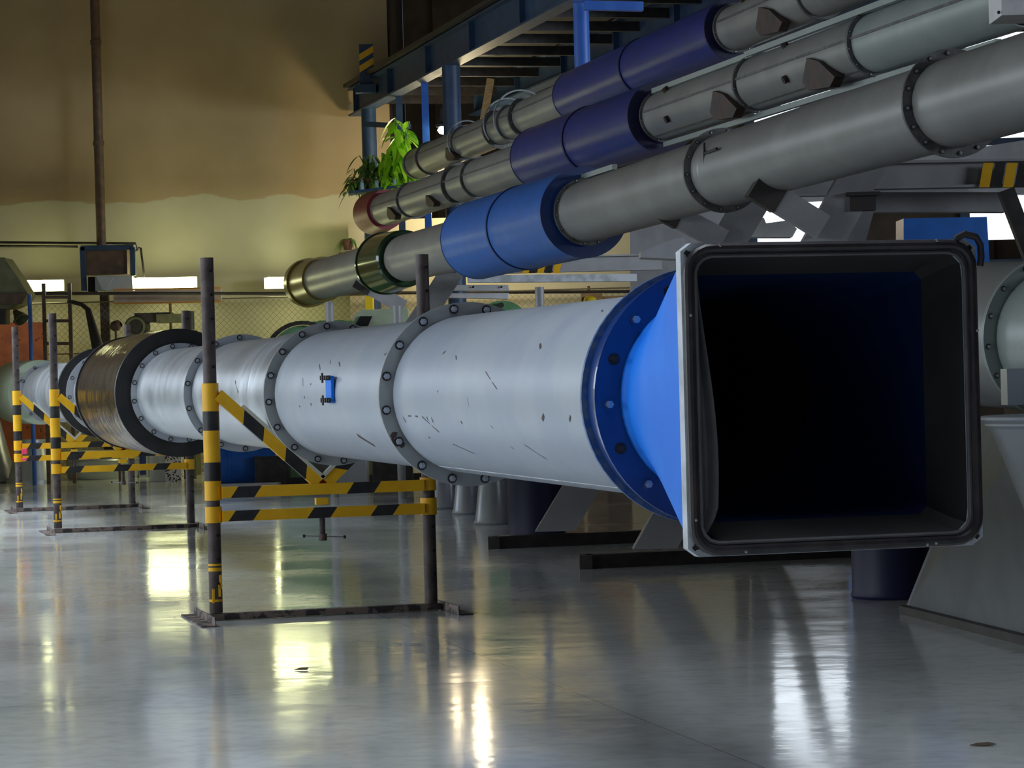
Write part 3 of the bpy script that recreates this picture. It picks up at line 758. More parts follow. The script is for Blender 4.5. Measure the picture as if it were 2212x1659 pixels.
for t0 in (2120, 2165, 2212):
    pass
L_ = (c1-c0).length
def beam_bands(root, c0, c1, Z, y0, y1, xs, wid, yel=True):
    s = MB()
    for xx in xs:
        q = [at(xx, y1, Z), at(xx+wid, y1, Z), at(xx+wid+13*wid/30, y0, Z), at(xx+13*wid/30, y0, Z)]
        s.prism([p-Vector((0, .022, 0)) for p in q], (0, .008, 0))
    return s
beam_bands(rR, c0, c1, 22.0, 352, 405, (2114, 2165), 22).build('yellow_band', M['yellow'], rR)
beam_bands(rR, c0, c1, 22.0, 352, 405, (2140, 2190), 22).build('black_band', M['black'], rR)
s = MB(); a = PX(1880, 438, 22.6); b = PX(2170, 438, 22.6); s.bar(a, b, .2, .16); s.build('lower_beam', M['rackleg'], rR)
s = MB(); a = PX(1862, 420, 21.9); s.box(a+Vector((.0, 0, 0)), (.26, .2, .03)); s.box(a+Vector((0, 0, -.06)), (.20, .12, .14)); s.build('bearing_block', M['rackpad'], rR)
s = MB(); a = PX(1868, 440, 22.3); b = PX(1835, 560, 22.3); b = a+(b-a)*((a.z-.02)/(a.z-b.z)); s.bar(a, b, .16, .14, 0, up=(0, 1, 0)); s.build('leg', M['rackleg'], rR)
s = MB(); a = PX(2172, 410, 21.6); b = PX(2260, 640, 21.6); s.bar(a, b, .12, .12, 0, up=(0, 1, 0)); s.build('brace', M['darkmetal'], rR)
rM, c0, c1 = make_frame('middle grey rack trestle whose bracket shows left of the square mouth top corner', 25.0, 1200, 1180, (1640, 410), ((1422, 446), (1560, 520)), (1640, 2100), 400)
rL, c0, c1 = make_frame('far grey rack trestle with pale beam behind the bright blue casing', 38.0, 690, 1045, (975, 590), ((772, 606), (872, 664)), (985, 1432), 576)
beam_bands(rL, c0, c1, 38.0, 563, 590, (1128, 1160, 1194), 14).build('yellow_band', M['yellow'], rL)
beam_bands(rL, c0, c1, 38.0, 563, 590, (1143, 1177), 14).build('black_band', M['black'], rL)
s = MB(); a = PX(1010, 603, 37.6); b = PX(1375, 600, 37.6); s.bar(a, b, .2, .10); s.build('lower_beam', M['framegrey'], rL)
# grey tubes standing below pipe C
for (px_, y0, y1, Z) in ((712, 652, 710, 37.0), (1165, 620, 700, 34.0), (858, 660, 705, 36.0)):
    a = at(px_, y0, Z); b = Vector((a.x, a.y, 0)); s = MB(); s.cyl(b, a, .055, 16)
    solo('support_tube', s, M['rackleg'], {712: 'grey upright tube below the far end of the lowest raised pipe', 1165: 'short grey tube rising behind the long pipe near the blue flange', 858: 'grey upright tube beside the right post of the near stand'}[px_], 'tube')
# white daylit sheet covers seen between the beams
for (pts, lab, Z) in (([(1190, 565), (1190, 548), (1380, 520), (1480, 512), (1480, 560)], 'x', 40),):
    pass
def sheet(name, pts, Z, th, mt, label, cat):
    s = MB(); s.prism([at(a, b, Z) for a, b in pts], (0, th, 0)); return solo(name, s, mt, label, cat)
sheet('stepped_cover', [(1384, 556), (1384, 543), (1460, 515), (1480, 513), (1480, 560)], 30, .5, M['whitep'], 'pale stepped sheet cover just left of the square mouth top edge', 'cover')
sheet('slotted_gusset', [(1574, 512), (1592, 478), (1650, 470), (1655, 482), (1700, 476), (1722, 494), (1712, 512)], 27, .3, M['whitep'], 'bright white stepped plate above the square mouth', 'plate')
sheet('pale_panel', [(1480, 470), (1360, 500), (1362, 640), (1540, 640), (1600, 440), (2160, 420), (2230, 420), (2230, 300), (1480, 420)], 44, .2, M['rackleg'], 'grey sheet panel far behind the rack on the right', 'panel')
sheet('blue_locker', [(1952, 472), (2132, 468), (2140, 600), (1952, 600)], 30, .6, M['drum'], 'blue cabinet with dark divider seen above the square mouth', 'cabinet')
a = at(1835, 500, 30); s = MB(); s.cyl((a.x, a.y, 0), at(1842, 460, 30), .12, 24); solo('blue_pillar', s, M['mezzb'], 'bright blue round pillar seen between grey rack legs', 'pillar')

# ------------------------------------------------------------------ right hand side
axD = Axis(43000.0, [(1900, 712), (2290, 728), (2600, 738)])
D_ = thing('large_pipe', 'pale grey bolted pipe cut by the right edge beside the square mouth', 'pipe', axD.P(2290))
tube_section(axD, 2800, 2292, .40, 'pipe_section', M['rackg'], D_)
tube_section(axD, 2282, 2120, .44, 'pipe_section', M['rack'], D_)
flange(axD, 2287, .38, .475, .016, M['rackg'], D_, 16, .013, .448, .1)
P = at(2200, 835, 15.4); s = MB(); s.box(P+Vector((.15, 0, 0)), (.46, .2, .20))
s.box(P+Vector((.13, -.11, 0)), (.01, .02, .2)); s.build('sheet_skirt', M['galv'], D_)
# inclined grey leg panel, its foot rail and the galvanised funnel before it
q = [fl(1963, 1325, .06), None, None, None]
a = fl(1963, 1325); b = fl(2212, 1388); e = (b-a).normalized(); nrm = Vector((e.y, -e.x, 0))
b2 = b+e*.25
ha = at(2125, 905, a.y*.985)
t0 = Vector((a.x+.50, a.y, 0)); 
tp0 = a+e*.62; 
top = (Vector((ha.x, ha.y, ha.z)))
s = MB(); s.prism([a+Vector((0, 0, .05)), b2+Vector((0, 0, .05)), Vector((b2.x, b2.y, top.z)), top], Vector((nrm.x*-.30, nrm.y*-.30, 0)))
pl = thing('rack_pedestal', 'large dark grey sheet pedestal standing on the floor at the right edge', 'pedestal', (a+b)/2); s.build('side_panel', M['pedestal'], pl)
s = MB(); s.bar(a+Vector((0, 0, .025)), b2+Vector((0, 0, .025)), .12, .05); s.build('foot_rail', M['darkmetal'], pl)
s = MB(); s.bar(a+Vector((0, -.004, .05))-nrm*.0, top, .02, .02); s.build('edge_strip', M['rackleg'], pl)
c = at(2328, 902, 14.2); s = MB()
s.lathe((c.x, c.y, 0), (0, 0, 1), [(c.z-.045, .455), (c.z-.03, .47), (c.z-.02, .47), (c.z+.0, .495), (c.z+.015, .50), (c.z+.02, .48), (c.z-.05, .45)], 64)
fu = thing('galvanised_funnel', 'shiny galvanised funnel stand cut by the right edge before the grey pedestal', 'funnel', (c.x, c.y, 0)); s.build('rim', M['galv'], fu)
s = MB(); s.lathe((c.x, c.y, 0), (0, 0, 1), [(c.z-.05, .445), (c.z-.90, .12), (c.z-1.0, .10)], 14, smooth=False); s.build('cone', M['galv'], fu)
s = MB(); s.cyl((c.x, c.y, .03), (c.x, c.y, c.z-.98), .10, 20); s.cyl((c.x, c.y, 0), (c.x, c.y, .03), .2, 24); s.build('foot', M['galv'], fu)

# things standing on the floor in the dark below the rack
def frustum(name, px_, py_, r0, r1, h, mt, label, cat, lip=.0, n=40, inv=False):
    c = fl(px_, py_); s = MB()
    s.lathe((c.x, c.y, 0), (0, 0, 1), [(0, .001), (0, r0), (.02, r0+lip), (.05, r0), (h-.03, r1), (h-.015, r1+lip), (h, r1+lip), (h, r1-.015), (h-.2, r1-.02), (h-.2, .001)], n)
    return solo(name, s, mt, label, cat)
frustum('duct_reducer', 1068, 1132, .20, .15, .50, M['galv'], 'tapered galvanised reducer standing below the nearest bolted flange', 'duct', .015)
frustum('duct_reducer', 1012, 1110, .17, .13, .42, M['galv'], 'smaller galvanised reducer left of the tapered one in the dark', 'duct', .015)
frustum('duct_reducer', 958, 1098, .20, .16, .40, M['galv'], 'leftmost galvanised reducer right behind the near stand post', 'duct', .015)
frustum('steel_drum', 1160, 1160, .27, .27, .88, M['navyd'], 'dark blue drum standing in the shade under the pipe', 'drum', .012)
frustum('steel_drum', 1930, 1290, .27, .27, .85, M['navyd'], 'dark drum half hidden behind the grey pedestal', 'drum', .012)

# ------------------------------------------------------------------ mezzanine
KM = 58120.0
def mz(px_, py_): return at(px_, py_, KM/(px_+400.0))
E0 = at(766, 222, 49.85)
bd = Vector((PDIR.x, PDIR.y, 0)).normalized()
E1 = E0 - bd*27.8
hz = E0.z
mez = thing('steel_platform', 'raised dark blue steel platform on round columns behind the pipes', 'platform', (E0.x, E0.y, 0))
s = MB()
up = Vector((0, 0, 1)); rt = Vector((bd.y, -bd.x, 0))
for off in (0.0, 2.2, 4.4):
    a = E0+rt*off; b = E1+rt*off
    s2 = MB(); s2.bar(a, b, .03, .46); s2.bar(a+up*.23, b+up*.23, .24, .03); s2.bar(a-up*.23, b-up*.23, .24, .03)
    for k in range(9): q = a-bd*(.4+k*3.0); s2.box(q, (.20, .02, .44), 0, (rt, bd, up))
    s2.build('edge_beam' if off == 0 else 'inner_beam', M['mezz'], mez)
for k in range(18):
    q = E0-bd*(.3+k*1.45); s2 = MB(); s2.bar(q+rt*.05+up*.02, q+rt*4.4+up*.02, .09, .14); s2.build('joist', M['darkmetal'], mez)
s2 = MB(); q = (E0+E1)/2+rt*2.3+up*.30; s2.box(q, (5.0, 27.8, .06), 0, (rt, bd, up)); s2.build('deck', M['darkmetal'], mez)
for xx, mt_, r in ((795, 'mezz', .13), (973, 'mezz', .14), (1253, 'mezzb', .10)):
    Z = KM/(xx+400.0+ (0)); Y = Z; t = (E0.y-Y)/bd.y; q = E0-bd*t
    s2 = MB(); s2.cyl((q.x+.0, q.y, 0 if xx != 1253 else 4.55), (q.x, q.y, hz-.24 if xx != 1253 else hz+.2), r, 24); s2.build('column', M[mt_], mez)
a = at(1262, 12, 34.0); s2 = MB(); s2.bar(a, a+Vector((.72, .1, -.02)), .12, .11); s2.box(a+Vector((-.03, 0, .06)), (.22, .22, .02)); s2.build('arm', M['mezzb'], mez)
for xx in (848, 903): 
    Z = KM/(xx+400.0); t = (E0.y-Z)/bd.y; q = E0-bd*t+rt*.1
    s2 = MB(); s2.bar((q.x, q.y, 3.6), (q.x, q.y, hz-.24), .11, .11); s2.build('hanger_post', M['mezzb'] if xx == 903 else M['mezz'], mez)
a = at(788, 268, 47.6); b = at(885, 273, 46.5); s2 = MB(); s2.bar(a, b, .06, .09); s2.build('tie_bar', M['mezz'], mez)
# striped bollard plate at the platform corner
a = at(793, 186, 47.8)
s2 = MB(); s2.striped((a.x, a.y, a.z), (a.x, a.y, a.z+.72), .05, .24, (.42, .58, .70, .86), .14, up=(1, 0, 0), first=1); s2.box((a.x-.02, a.y, a.z-.05), (.36, .3, .14), 1)
tb = thing('striped_post', 'short dark post with yellow stripes at the far corner of the platform', 'post', (a.x, a.y, a.z-.1)); s2.build('post_body', [M['yellow'], M['mezz']], tb)
a = at(1060, 170, 44); b = at(1045, 258, 44); s2 = MB(); s2.bar(a, b, .12, .05); solo('leaning_board', s2, M['wood'], 'pale narrow board leaning below the platform', 'board')
p = at(1425, 60, 44); s2 = MB(); s2.box((p.x, p.y, (hz+.33+11)/2), (.80, .6, 11-hz-.33)); solo('vent_shaft', s2, M['rackleg'], 'grey upright shaft behind the top pipe, right of the blue column', 'shaft')
# bulb lamp under the platform
a = at(957, 281, 44.5)
lt = thing('bulkhead_lamp', 'glowing round lamp under the platform beside the blue column', 'lamp', a)
s2 = MB(); s2.lathe(a-Vector((0, 0, .07)), (0, 0, 1), [(0, .001), (.02, .06), (.07, .09), (.12, .06), (.14, .001)], 20); s2.build('globe', M['lampbig'], lt)
s2 = MB(); s2.lathe(a+Vector((0, 0, .05)), (0, 0, 1), [(0, .11), (.04, .12), (.09, .05), (.3, .03)], 20); s2.build('shade', M['darkmetal'], lt)
pl_ = bpy.data.lights.new('lamp_light', 'POINT'); pl_.energy = 30; pl_.color = (1, .86, .50); pl_.shadow_soft_size = .28
po = bpy.data.objects.new('lamp_light', pl_); COL.objects.link(po); po.parent = lt; po.location = (0.25, .6, -.35)
a = at(985, 405, 47.9); lt2 = thing('bulkhead_lamp', 'lamp on the wall under the platform, hidden behind the middle raised pipe', 'lamp', a)
s2 = MB(); s2.lathe(a-Vector((0, 0, .07)), (0, 0, 1), [(0, .001), (.02, .06), (.07, .09), (.12, .06), (.14, .001)], 20); s2.build('globe', M['lampbig'], lt2)
s2 = MB(); s2.bar(a+Vector((0, .05, .12)), a+Vector((0, 9.0, .12)), .04, .04); s2.build('arm', M['darkmetal'], lt2)
pm = bpy.data.lights.new('wall_lamp_light', 'POINT'); pm.energy = 190; pm.color = (1, .82, .50); pm.shadow_soft_size = .28
pq = bpy.data.objects.new('wall_lamp_light', pm); COL.objects.link(pq); pq.parent = lt2; pq.location = (0, -.1, -.25)

# ------------------------------------------------------------------ back wall fittings
def wall_lamp(x0, x1, py_, label):
    px0_ = x0; zz_ = 49.3 if x0 < 1000 else 48.85
    a = at(x0, py_, zz_); b = at(x1, py_, zz_)
    t = thing('fluorescent_lamp', label, 'lamp', (a+b)/2, group='lit tube lamps on the back wall')
    s = MB(); d = (b-a); n = 14; prof = []
    s.lathe(a, d, [(0, .001), (.02, .07), (.06, .095), (d.length-.06, .095), (d.length-.02, .07), (d.length, .001)], 16); s.build('diffuser', M['lamp'], t)
    s = MB(); s.box((a+b)/2+Vector((0, .14, 0)), (d.length+.04, .10, .20)); s.build('housing', M['whitep'], t)
    wl = .45 if px0_ < 1000 else 0
    if wl: s = MB(); s.box((a+b)/2+Vector((0, .44, 0)), (.08, .50, .06)); s.build('wall_arm', M['darkmetal'], t)
wall_lamp(42, 134, 617, 'lit tube lamp far left behind the brown ladder')
wall_lamp(290, 422, 611, 'lit tube lamp between the grey hood and the near stand post')
wall_lamp(572, 690, 610, 'lit tube lamp partly hidden by the olive end of the lowest raised pipe')
def low_lamp(x0, x1, py_, label):
    a = at(x0, py_, 46.6); b = at(x1, py_, 46.6); t = thing('fluorescent_lamp', label, 'lamp', (a+b)/2)
    s = MB(); d = b-a; s.lathe(a, d, [(0, .001), (.02, .07), (.06, .11), (d.length-.06, .11), (d.length-.02, .07), (d.length, .001)], 16); s.build('diffuser', M['lamp'], t)
    s = MB(); s.box((a+b)/2+Vector((0, .16, 0)), (d.length, .08, .2)); s.build('housing', M['whitep'], t)
    for q in (.12, .88): c = a.lerp(b, q)+Vector((0, .16, 0)); s = MB(); s.bar((c.x, c.y, 0), c, .05, .05); s.build('leg', M['darkmetal'], t)
low_lamp(308, 415, 808, 'low lit tube lamp hidden behind the brown collar, mirrored in the floor')
low_lamp(585, 712, 803, 'low lit tube lamp hidden behind the second bolted flange, mirrored in the floor')
# unlit twin-tube fixture
a = at(246, 641, 48.6); b = at(478, 637, 48.6); t = thing('tube_fixture', 'unlit long fixture with pink enamel below the middle lit lamp', 'lamp', (a+b)/2)
s = MB(); s.bar(a, b, .10, .20); s.build('housing', M['pinkfix'], t)
for q in (.15, .85): c = a.lerp(b, q); s = MB(); s.box(c+Vector((0, .7, 0)), (.05, 1.36, .05)); s.build('wall_arm', M['darkmetal'], t)
s = MB(); s.bar(a+Vector((0, -.07, -.12)), b+Vector((0, -.07, -.12)), .03, .03); s.bar(a+Vector((0, -.07, .12)), b+Vector((0, -.07, .12)), .03, .03); s.build('amber_strip', M['amber'], t)
# exhaust duct and hood
a = at(203, -60, 49.4); b = at(219, 532, 49.4); t = thing('exhaust_hood', 'blue framed brown hood on the back wall with a tall brown duct above', 'hood', at(230, 632, 49.2))
s = MB(); s.cyl(b, (b.x, b.y, 10.95), .085, 20); 
for z_ in (5.9, 7.7, 9.5): s.lathe((b.x, b.y, z_), (0, 0, 1), [(-.04, .085), (-.04, .10), (.04, .10), (.04, .085)], 20)
s.build('flue', M['brownmetal'], t)
c = at(230, 566, 49.3); s = MB(); s.box(c, (.78, .35, .46)); s.build('hood_body', M['brownmetal'], t)
s = MB()
for q in ((at(178, 534, 49.05), at(182, 628, 49.05)), (at(286, 534, 49.05), at(288, 595, 49.05)), (at(175, 536, 49.05), at(288, 534, 49.05))): s.bar(q[0], q[1], .09, .09)
s.build('hood_frame', M['mezz'], t)
s = MB(); q = [at(190, 598, 49.0), at(205, 598, 49.0), at(205, 630, 49.0), at(190, 630, 49.0)]; s.prism(q, (0, .3, 0)); s.build('opening', M['void'], t)
s = MB(); s.prism([at(205, 596, 48.9), at(285, 596, 48.9), at(287, 628, 48.9), at(250, 628, 48.9), at(206, 628, 48.9)], (0, .3, 0)); s.prism([at(210, 597, 48.88), at(247, 599, 48.88), at(230, 628, 48.88), at(224, 628, 48.88)], (0, -.12, 0)); s.build('chute', M['galv'], t)
a = at(226, 636, 49.3); s = MB(); s.bar((a.x, a.y, 0), a, .16, .12); solo('steel_column', s, M['post'], 'square grey upright below the hood on the back wall', 'column')
# thin pipes on the wall
s = MB(); s.tube([at(-30, 523, 49.6), at(293, 526, 49.6), at(297, 540, 49.6), at(286, 543, 49.6)], .022, 8); solo('wall_pipe', s, M['darkmetal'], 'upper thin dark pipe along the back wall, ending in a hook right of the hood', 'pipe')
s = MB(); s.tube([at(-30, 531, 49.55), at(168, 533, 49.55)], .022, 8); solo('wall_pipe', s, M['darkmetal'], 'lower thin dark pipe ending left of the hood', 'pipe')
s = MB(); s.tube([at(298, 535, 49.5), at(304, 536, 49.5), at(312, 598, 49.4)], .020, 8); solo('wall_pipe', s, M['darkmetal'], 'short thin pipe dropping to the middle lit lamp', 'pipe')
s = MB(); s.tube([at(-40, 634, 47.9), at(600, 634, 47.9), at(1500, 629, 47.9)], .028, 8); solo('cable_rail', s, M['darkmetal'], 'long black rail running across before the back wall', 'rail')
s = MB(); s.tube([at(146, 650, 45.5), at(175, 657, 45.5), at(190, 668, 45.5)], .035, 8); s.tube([at(190+k*2.6, 668+k*10, 45.5-.02*k) for k in range(11)], [.05+.006*k for k in range(11)], 12)
solo('perforated_hose', s, M['darkmetal'], 'dark bent hose hanging beside the grey upright', 'hose')
# chain link fence
fx0, fx1, FY, FH = -10.4, 5.0, 49.05, at(300, 650, 49.05).z
t = thing('chain_link_fence', 'wire mesh fence between the machines and the back wall', 'fence', (-4, FY, 0))
s = MB(); k = fx0-FH
while k < fx1:
    for sg in (1, -1):
        xa, xb = (k, k+FH) if sg > 0 else (k+FH, k)
        za, zb = 0.0, FH
        pts = []
        for (xq, zq) in ((xa, za), (xb, zb)): pts.append((xq, zq))
        (xa, za), (xb, zb) = pts
        def cl(xl, first):
            return za+(zb-za)*(xl-xa)/(xb-xa)
        lo_x, hi_x = max(min(xa, xb), fx0), min(max(xa, xb), fx1)
        if hi_x-lo_x < .02: continue
        s.bar((lo_x, FY, cl(lo_x, 0)), (hi_x, FY, cl(hi_x, 0)), .005, .005)
    k += .11
s.build('mesh', M['wire'], t)
s = MB(); s.cyl((fx0, FY, FH), (fx1, FY, FH), .012, 8); s.cyl((fx0, FY, FH-.9), (fx1, FY, FH-.9), .012, 8); s.build('tension_wire', M['wire'], t)
for xq in (-9.9, -6.0, -2.4, 1.4, 4.9):
    s = MB(); s.cyl((xq, FY+.04, 0), (xq, FY+.04, FH+.05), .025, 10); s.build('fence_post', M['brownmetal'], t)
# low lit partition behind the rack
s = MB(); xl = at(760, 600, 49.9).x; s.box(((xl+2.9)/2+.6, 49.3, 2.2), (2.9-xl+1.2, .2, 4.4)); struct('wall_partition', s, M['wall'])
# brown ladder
def ladder():
    Y = 45.5; t = thing('steel_ladder', 'brown steel ladder frame standing left of the hood', 'ladder', fl(125, 1040))
    a0, a1 = at(94, 612, Y), at(150, 612, Y)
    for a in (a0, a1): s = MB(); s.bar((a.x, a.y, 0), a, .06, .06); s.build('rail', M['brownmetal'], t)
    for py_ in (642, 693, 742, 791, 840, 889, 938, 987):
        q0, q1 = at(98, py_, Y), at(152, py_, Y); s = MB(); s.bar(q0, q1, .05, .05); s.build('rung', M['brownmetal'], t)
    t.location = (t.location.x, t.location.y, 0)
ladder()
a = at(64, 636, 45.0); s = MB(); s.cyl((a.x, a.y, 0), a, .035, 12); solo('blue_post', s, M['mezzb'], 'thin blue post in front of the rust orange panel', 'post')
# rust orange panel
s = MB(); s.prism([at(-60, 696, 48.6), at(93, 696, 48.6), at(98, 1030, 48.6), at(-60, 1030, 48.6)], (0, .3, 0)); solo('orange_cabinet', s, M['copper'], 'rust orange sheet cabinet at the left edge', 'cabinet')
# olive hopper
t = thing('press_hood', 'dark olive angular machine hood at the left edge above the orange cabinet', 'machine', at(20, 700, 45.8))
s = MB(); s.prism([at(-60, 556, 45.2), at(8, 556, 45.2), at(42, 605, 45.2), at(60, 636, 45.2), at(46, 655, 45.2), at(20, 666, 45.2), at(-60, 668, 45.2)], (0, .8, 0)); s.build('hood', M['olivemachine'], t)
s = MB(); s.prism([at(-60, 634, 45.1), at(60, 634, 45.1), at(46, 656, 45.1), at(-60, 660, 45.1)], (0, .08, 0)); s.build('hood_lip', M['brownmetal'], t)
s = MB(); s.prism([at(-10, 665, 45.4), at(12, 665, 45.4), at(12, 700, 45.4), at(-10, 700, 45.4)], (0, .4, 0)); s.build('neck', M['darkmetal'], t)
a = at(40, 682, 45.6); s = MB(); s.lathe(a, Vector((.5, -.4, -.6)), [(-.12, .04), (-.06, .06), (.1, .13), (.11, .12)], 20); s.cyl(a, at(30, 696, 45.7), .02, 8); solo('work_lamp', s, M['olivemachine'], 'small olive lamp head on top of the orange cabinet', 'lamp')
# machines
t = thing('grinding_machine', 'olive machine with round belt guard behind the brown collar', 'machine', Vector((at(350, 700, 45).x, 45, 0)))
s = MB(); a = at(275, 700, 48.4); b = at(415, 700, 48.4); s.box(((a.x+b.x)/2+.05, 48.4, at(350, 715, 48.4).z/2), (b.x-a.x, .7, at(350, 715, 48.4).z)); s.build('machine_bed', M['olivemachine'], t)
O = at(293, 706, 47.9); s = MB(); s.cyl(O, O+Vector((0, .5, 0)), .19, 36); s.box(at(333, 686, 48.2), (.62, .5, .16)); s.build('belt_guard', M['darkmetal'], t)
s = MB(); s.lathe(O-Vector((0, .02, 0)), (0, 1, 0), [(0, .13), (0, .17), (.03, .17), (.03, .13)], 32, 0, True); s.build('guard_ring', M['olivemachine'], t)
s = MB(); s.box(at(372, 688, 48.1), (.50, .4, .15)); s.build('headstock', M['olivemachine'], t)
s = MB(); s.cyl(at(412, 672, 47.9), at(413, 712, 47.9), .06, 16); s.build('spindle_column', M['darkmetal'], t)
a = at(250, 704, 45.3); s = MB(); s.lathe(a, Vector((1, -.3, .2)), [(-.1, .03), (-.05, .08), (.06, .09), (.1, .04)], 16); s.cyl(a, (a.x, a.y, 0), .02, 8); solo('drill_head', s, M['brownmetal'], 'small brown motor on a thin rod left of the olive machine', 'motor')
t = thing('round_saw', 'green round machine cover with dark toothed rim behind the long pipe', 'machine', Vector((at(640, 730, 44).x, 44, 0)))
O = at(655, 780, 43.6); s = MB(); s.cyl(O, O+Vector((0, .4, 0)), .56, 48); s.box((O.x, 43.9, (O.z-.3)/2), (.9, .5, O.z-.3)); s.build('cover', M['greenmachine'], t)
s = MB()
for k in range(14):
    a_ = math.radians(70+k*8); c = O+Vector((math.cos(a_)*.60, -.05, math.sin(a_)*.60)); s.box(c, (.09, .16, .06), 0, (Vector((-math.sin(a_), 0, math.cos(a_))), Vector((0, 1, 0)), Vector((math.cos(a_), 0, math.sin(a_)))))
s.build('drive_chain', M['darkmetal'], t)
s = MB(); s.box(at(720, 708, 43.9), (.62, .5, .2)); s.box(at(715, 694, 43.9), (.4, .1, .03)); s.build('side_box', M['greenmachine'], t)
t = thing('round_saw', 'green rounded machine guard below the white reflector panels', 'machine', Vector((at(1090, 700, 42).x, 42, 0)))
O = at(1085, 712, 42); s = MB(); s.cyl(O, O+Vector((0, .4, 0)), .44, 40); s.box((O.x, 42.2, O.z/2), (.6, .4, O.z)); s.build('cover', M['greenmachine'], t)
s = MB(); s.cyl(at(1083, 659, 41.9), at(1083, 659, 41.9)+Vector((0, .12, 0)), .04, 12); s.build('knob', M['darkmetal'], t)
t = thing('coolant_unit', 'pale green box machine with a dark slanted opening behind the rack leg', 'machine', Vector((at(810, 700, 44).x, 44.5, 0)))
s = MB(); s.prism([at(762, 712, 44.5), at(762, 684, 44.5), at(778, 670, 44.5), at(880, 664, 44.5), at(885, 720, 44.5)], (0, .6, 0)); a = at(820, 720, 44.8); s.box((a.x, 44.8, a.z/2), (.8, .5, a.z)); s.build('casing', M['palegreen'], t)
s = MB(); s.prism([at(766, 704, 44.45), at(778, 683, 44.45), at(804, 683, 44.45), at(795, 704, 44.45)], (0, .05, 0)); s.build('opening', M['void'], t)
# white reflector panels
for (pts, lab) in (([(955, 628), (990, 615), (1098, 615), (1100, 628)], 'upper white reflector panel behind the post of the near stand'), ([(950, 643), (955, 633), (1100, 633), (1098, 646)], 'lower white reflector panel just above the round green guard')):
    s = MB(); s.prism([at(a, b, 40.0) for a, b in pts], (0, .25, 0)); 
    if pts[0][1] == 628:
        for xx in (1022, 1083): s.cyl(at(xx, 620, 39.98), at(xx, 620, 39.98)-Vector((0, .01, 0)), .018, 8, 1)
    o = solo('reflector_panel', s, [M['whitep'], M['darkmetal']], lab, 'panel', bevel=.01)
# crates and clutter behind
for k, (x0, x1, y0, y1, Z, mt_, lab) in enumerate(((1255, 1300, 634, 700, 44, 'wood', 'wooden crate behind the long pipe, left of the yellow cap'), (1302, 1352, 640, 700, 44.2, 'wood', 'wooden crate behind the long pipe, under the yellow cap'), (790, 806, 640, 668, 47, 'yellowcap', 'small yellow box on a ledge behind the grey tube'), (1180, 1250, 660, 705, 45, 'wood', 'low wooden crate behind the short grey tube'))):
    s = MB(); a, b = at(x0, y0, Z), at(x1, y0, Z); 
    for i in range(5):
        zz = a.z*(i+.5)/5; s.box(((a.x+b.x)/2, Z, zz), (b.x-a.x, .5, a.z/5-.012))
    s.box(((a.x+b.x)/2, Z, a.z/2), (b.x-a.x-.03, .46, a.z-.02))
    solo('crate' if mt_ == 'wood' else 'box', s, M[mt_], lab, 'crate' if mt_ == 'wood' else 'box')
a = at(1275, 646, 43.0); s = MB(); s.lathe(at(1275, 652, 43.6), (0, 0, 1), [(-.02, .12), (.0, .11), (.06, .09), (.09, .05), (.10, .001)], 20); o = solo('yellow_cap', s, M['yellowcap'], 'round yellow cap on top of the crates behind the long pipe', 'cap')
o.location.z = at(1275, 634, 44).z if False else o.location.z

# ------------------------------------------------------------------ left floor clutter
def cone_duct(px_, py_, r0, r1, h, lean, label, name='duct_cone'):
    c = fl(px_, py_); t = thing(name, label, 'duct', c)
    s = MB(); s.lathe(c, Vector((lean, 0, 1)), [(.0, r0+.03), (.04, r0+.03), (.04, r0), (h, r1), (h, r1-.02), (.1, r0-.02)], 44); s.build('shell', M['galv'], t)
    s = MB(); s.lathe(c, Vector((lean, 0, 1)), [(h-.05, r1), (h-.05, r1+.03), (h, r1+.03), (h, r1)], 44, 0, True); s.build('rim', M['galv'], t)
cone_duct(-8, 1042, .34, .18, 1.15, -.10, 'leaning galvanised duct cone at the left edge of the floor')
cone_duct(70, 1042, .40, .24, .72, .0, 'wide galvanised duct cone behind the farthest stand')
c = fl(222, 1034); s = MB(); s.lathe((c.x, c.y, 0), (0, 0, 1), [(0, .001), (0, .58), (.05, .60), (.42, .62), (.45, .645), (.48, .645), (.48, .60), (.1, .56)], 56)
s.lathe((c.x, c.y, 0), (0, 0, 1), [(.30, .615), (.32, .632), (.34, .618)], 56); solo('galvanised_tub', s, M['galv'], 'wide round galvanised tub behind the far stands', 'tub')
s = MB(); a = fl(345, 1039); s.box((a.x, a.y, .275), (.27, .4, .55)); wc = thing('white_cabinet', 'small white cabinet with a patterned panel behind the middle stand', 'cabinet', (a.x, a.y, 0)); s.build('body', M['whitep'], wc, bevel=.008)
s = MB(); b = fl(378, 1039)
Mp = bpy.data.materials.new('speckled_panel'); Mp.use_nodes = True; nt = Mp.node_tree; vo = nt.nodes.new('ShaderNodeTexVoronoi'); vo.inputs['Scale'].default_value = 26
tcn = nt.nodes.new('ShaderNodeTexCoord'); nt.links.new(tcn.outputs['Object'], vo.inputs['Vector']); rp = nt.nodes.new('ShaderNodeValToRGB'); rp.color_ramp.interpolation = 'CONSTANT'
rp.color_ramp.elements[0].color = (.08, .02, .02, 1); rp.color_ramp.elements[1].position = .42; rp.color_ramp.elements[1].color = (.75, .73, .74, 1)
nt.links.new(vo.outputs['Distance'], rp.inputs[0]); nt.links.new(rp.outputs[0], nt.nodes['Principled BSDF'].inputs['Base Color'])
s.box((b.x, b.y, .27), (.26, .38, .54)); s.build('patterned_panel', Mp, wc)
a = fl(312, 1030); s = MB(); s.box((a.x, a.y, .28), (.16, .3, .56)); s.box((a.x, a.y-.155, .28), (.11, .01, .48), 1); solo('dark_case', s, [M['galv'], M['navy']], 'dark blue upright case left of the small white cabinet', 'case', bevel=.006)
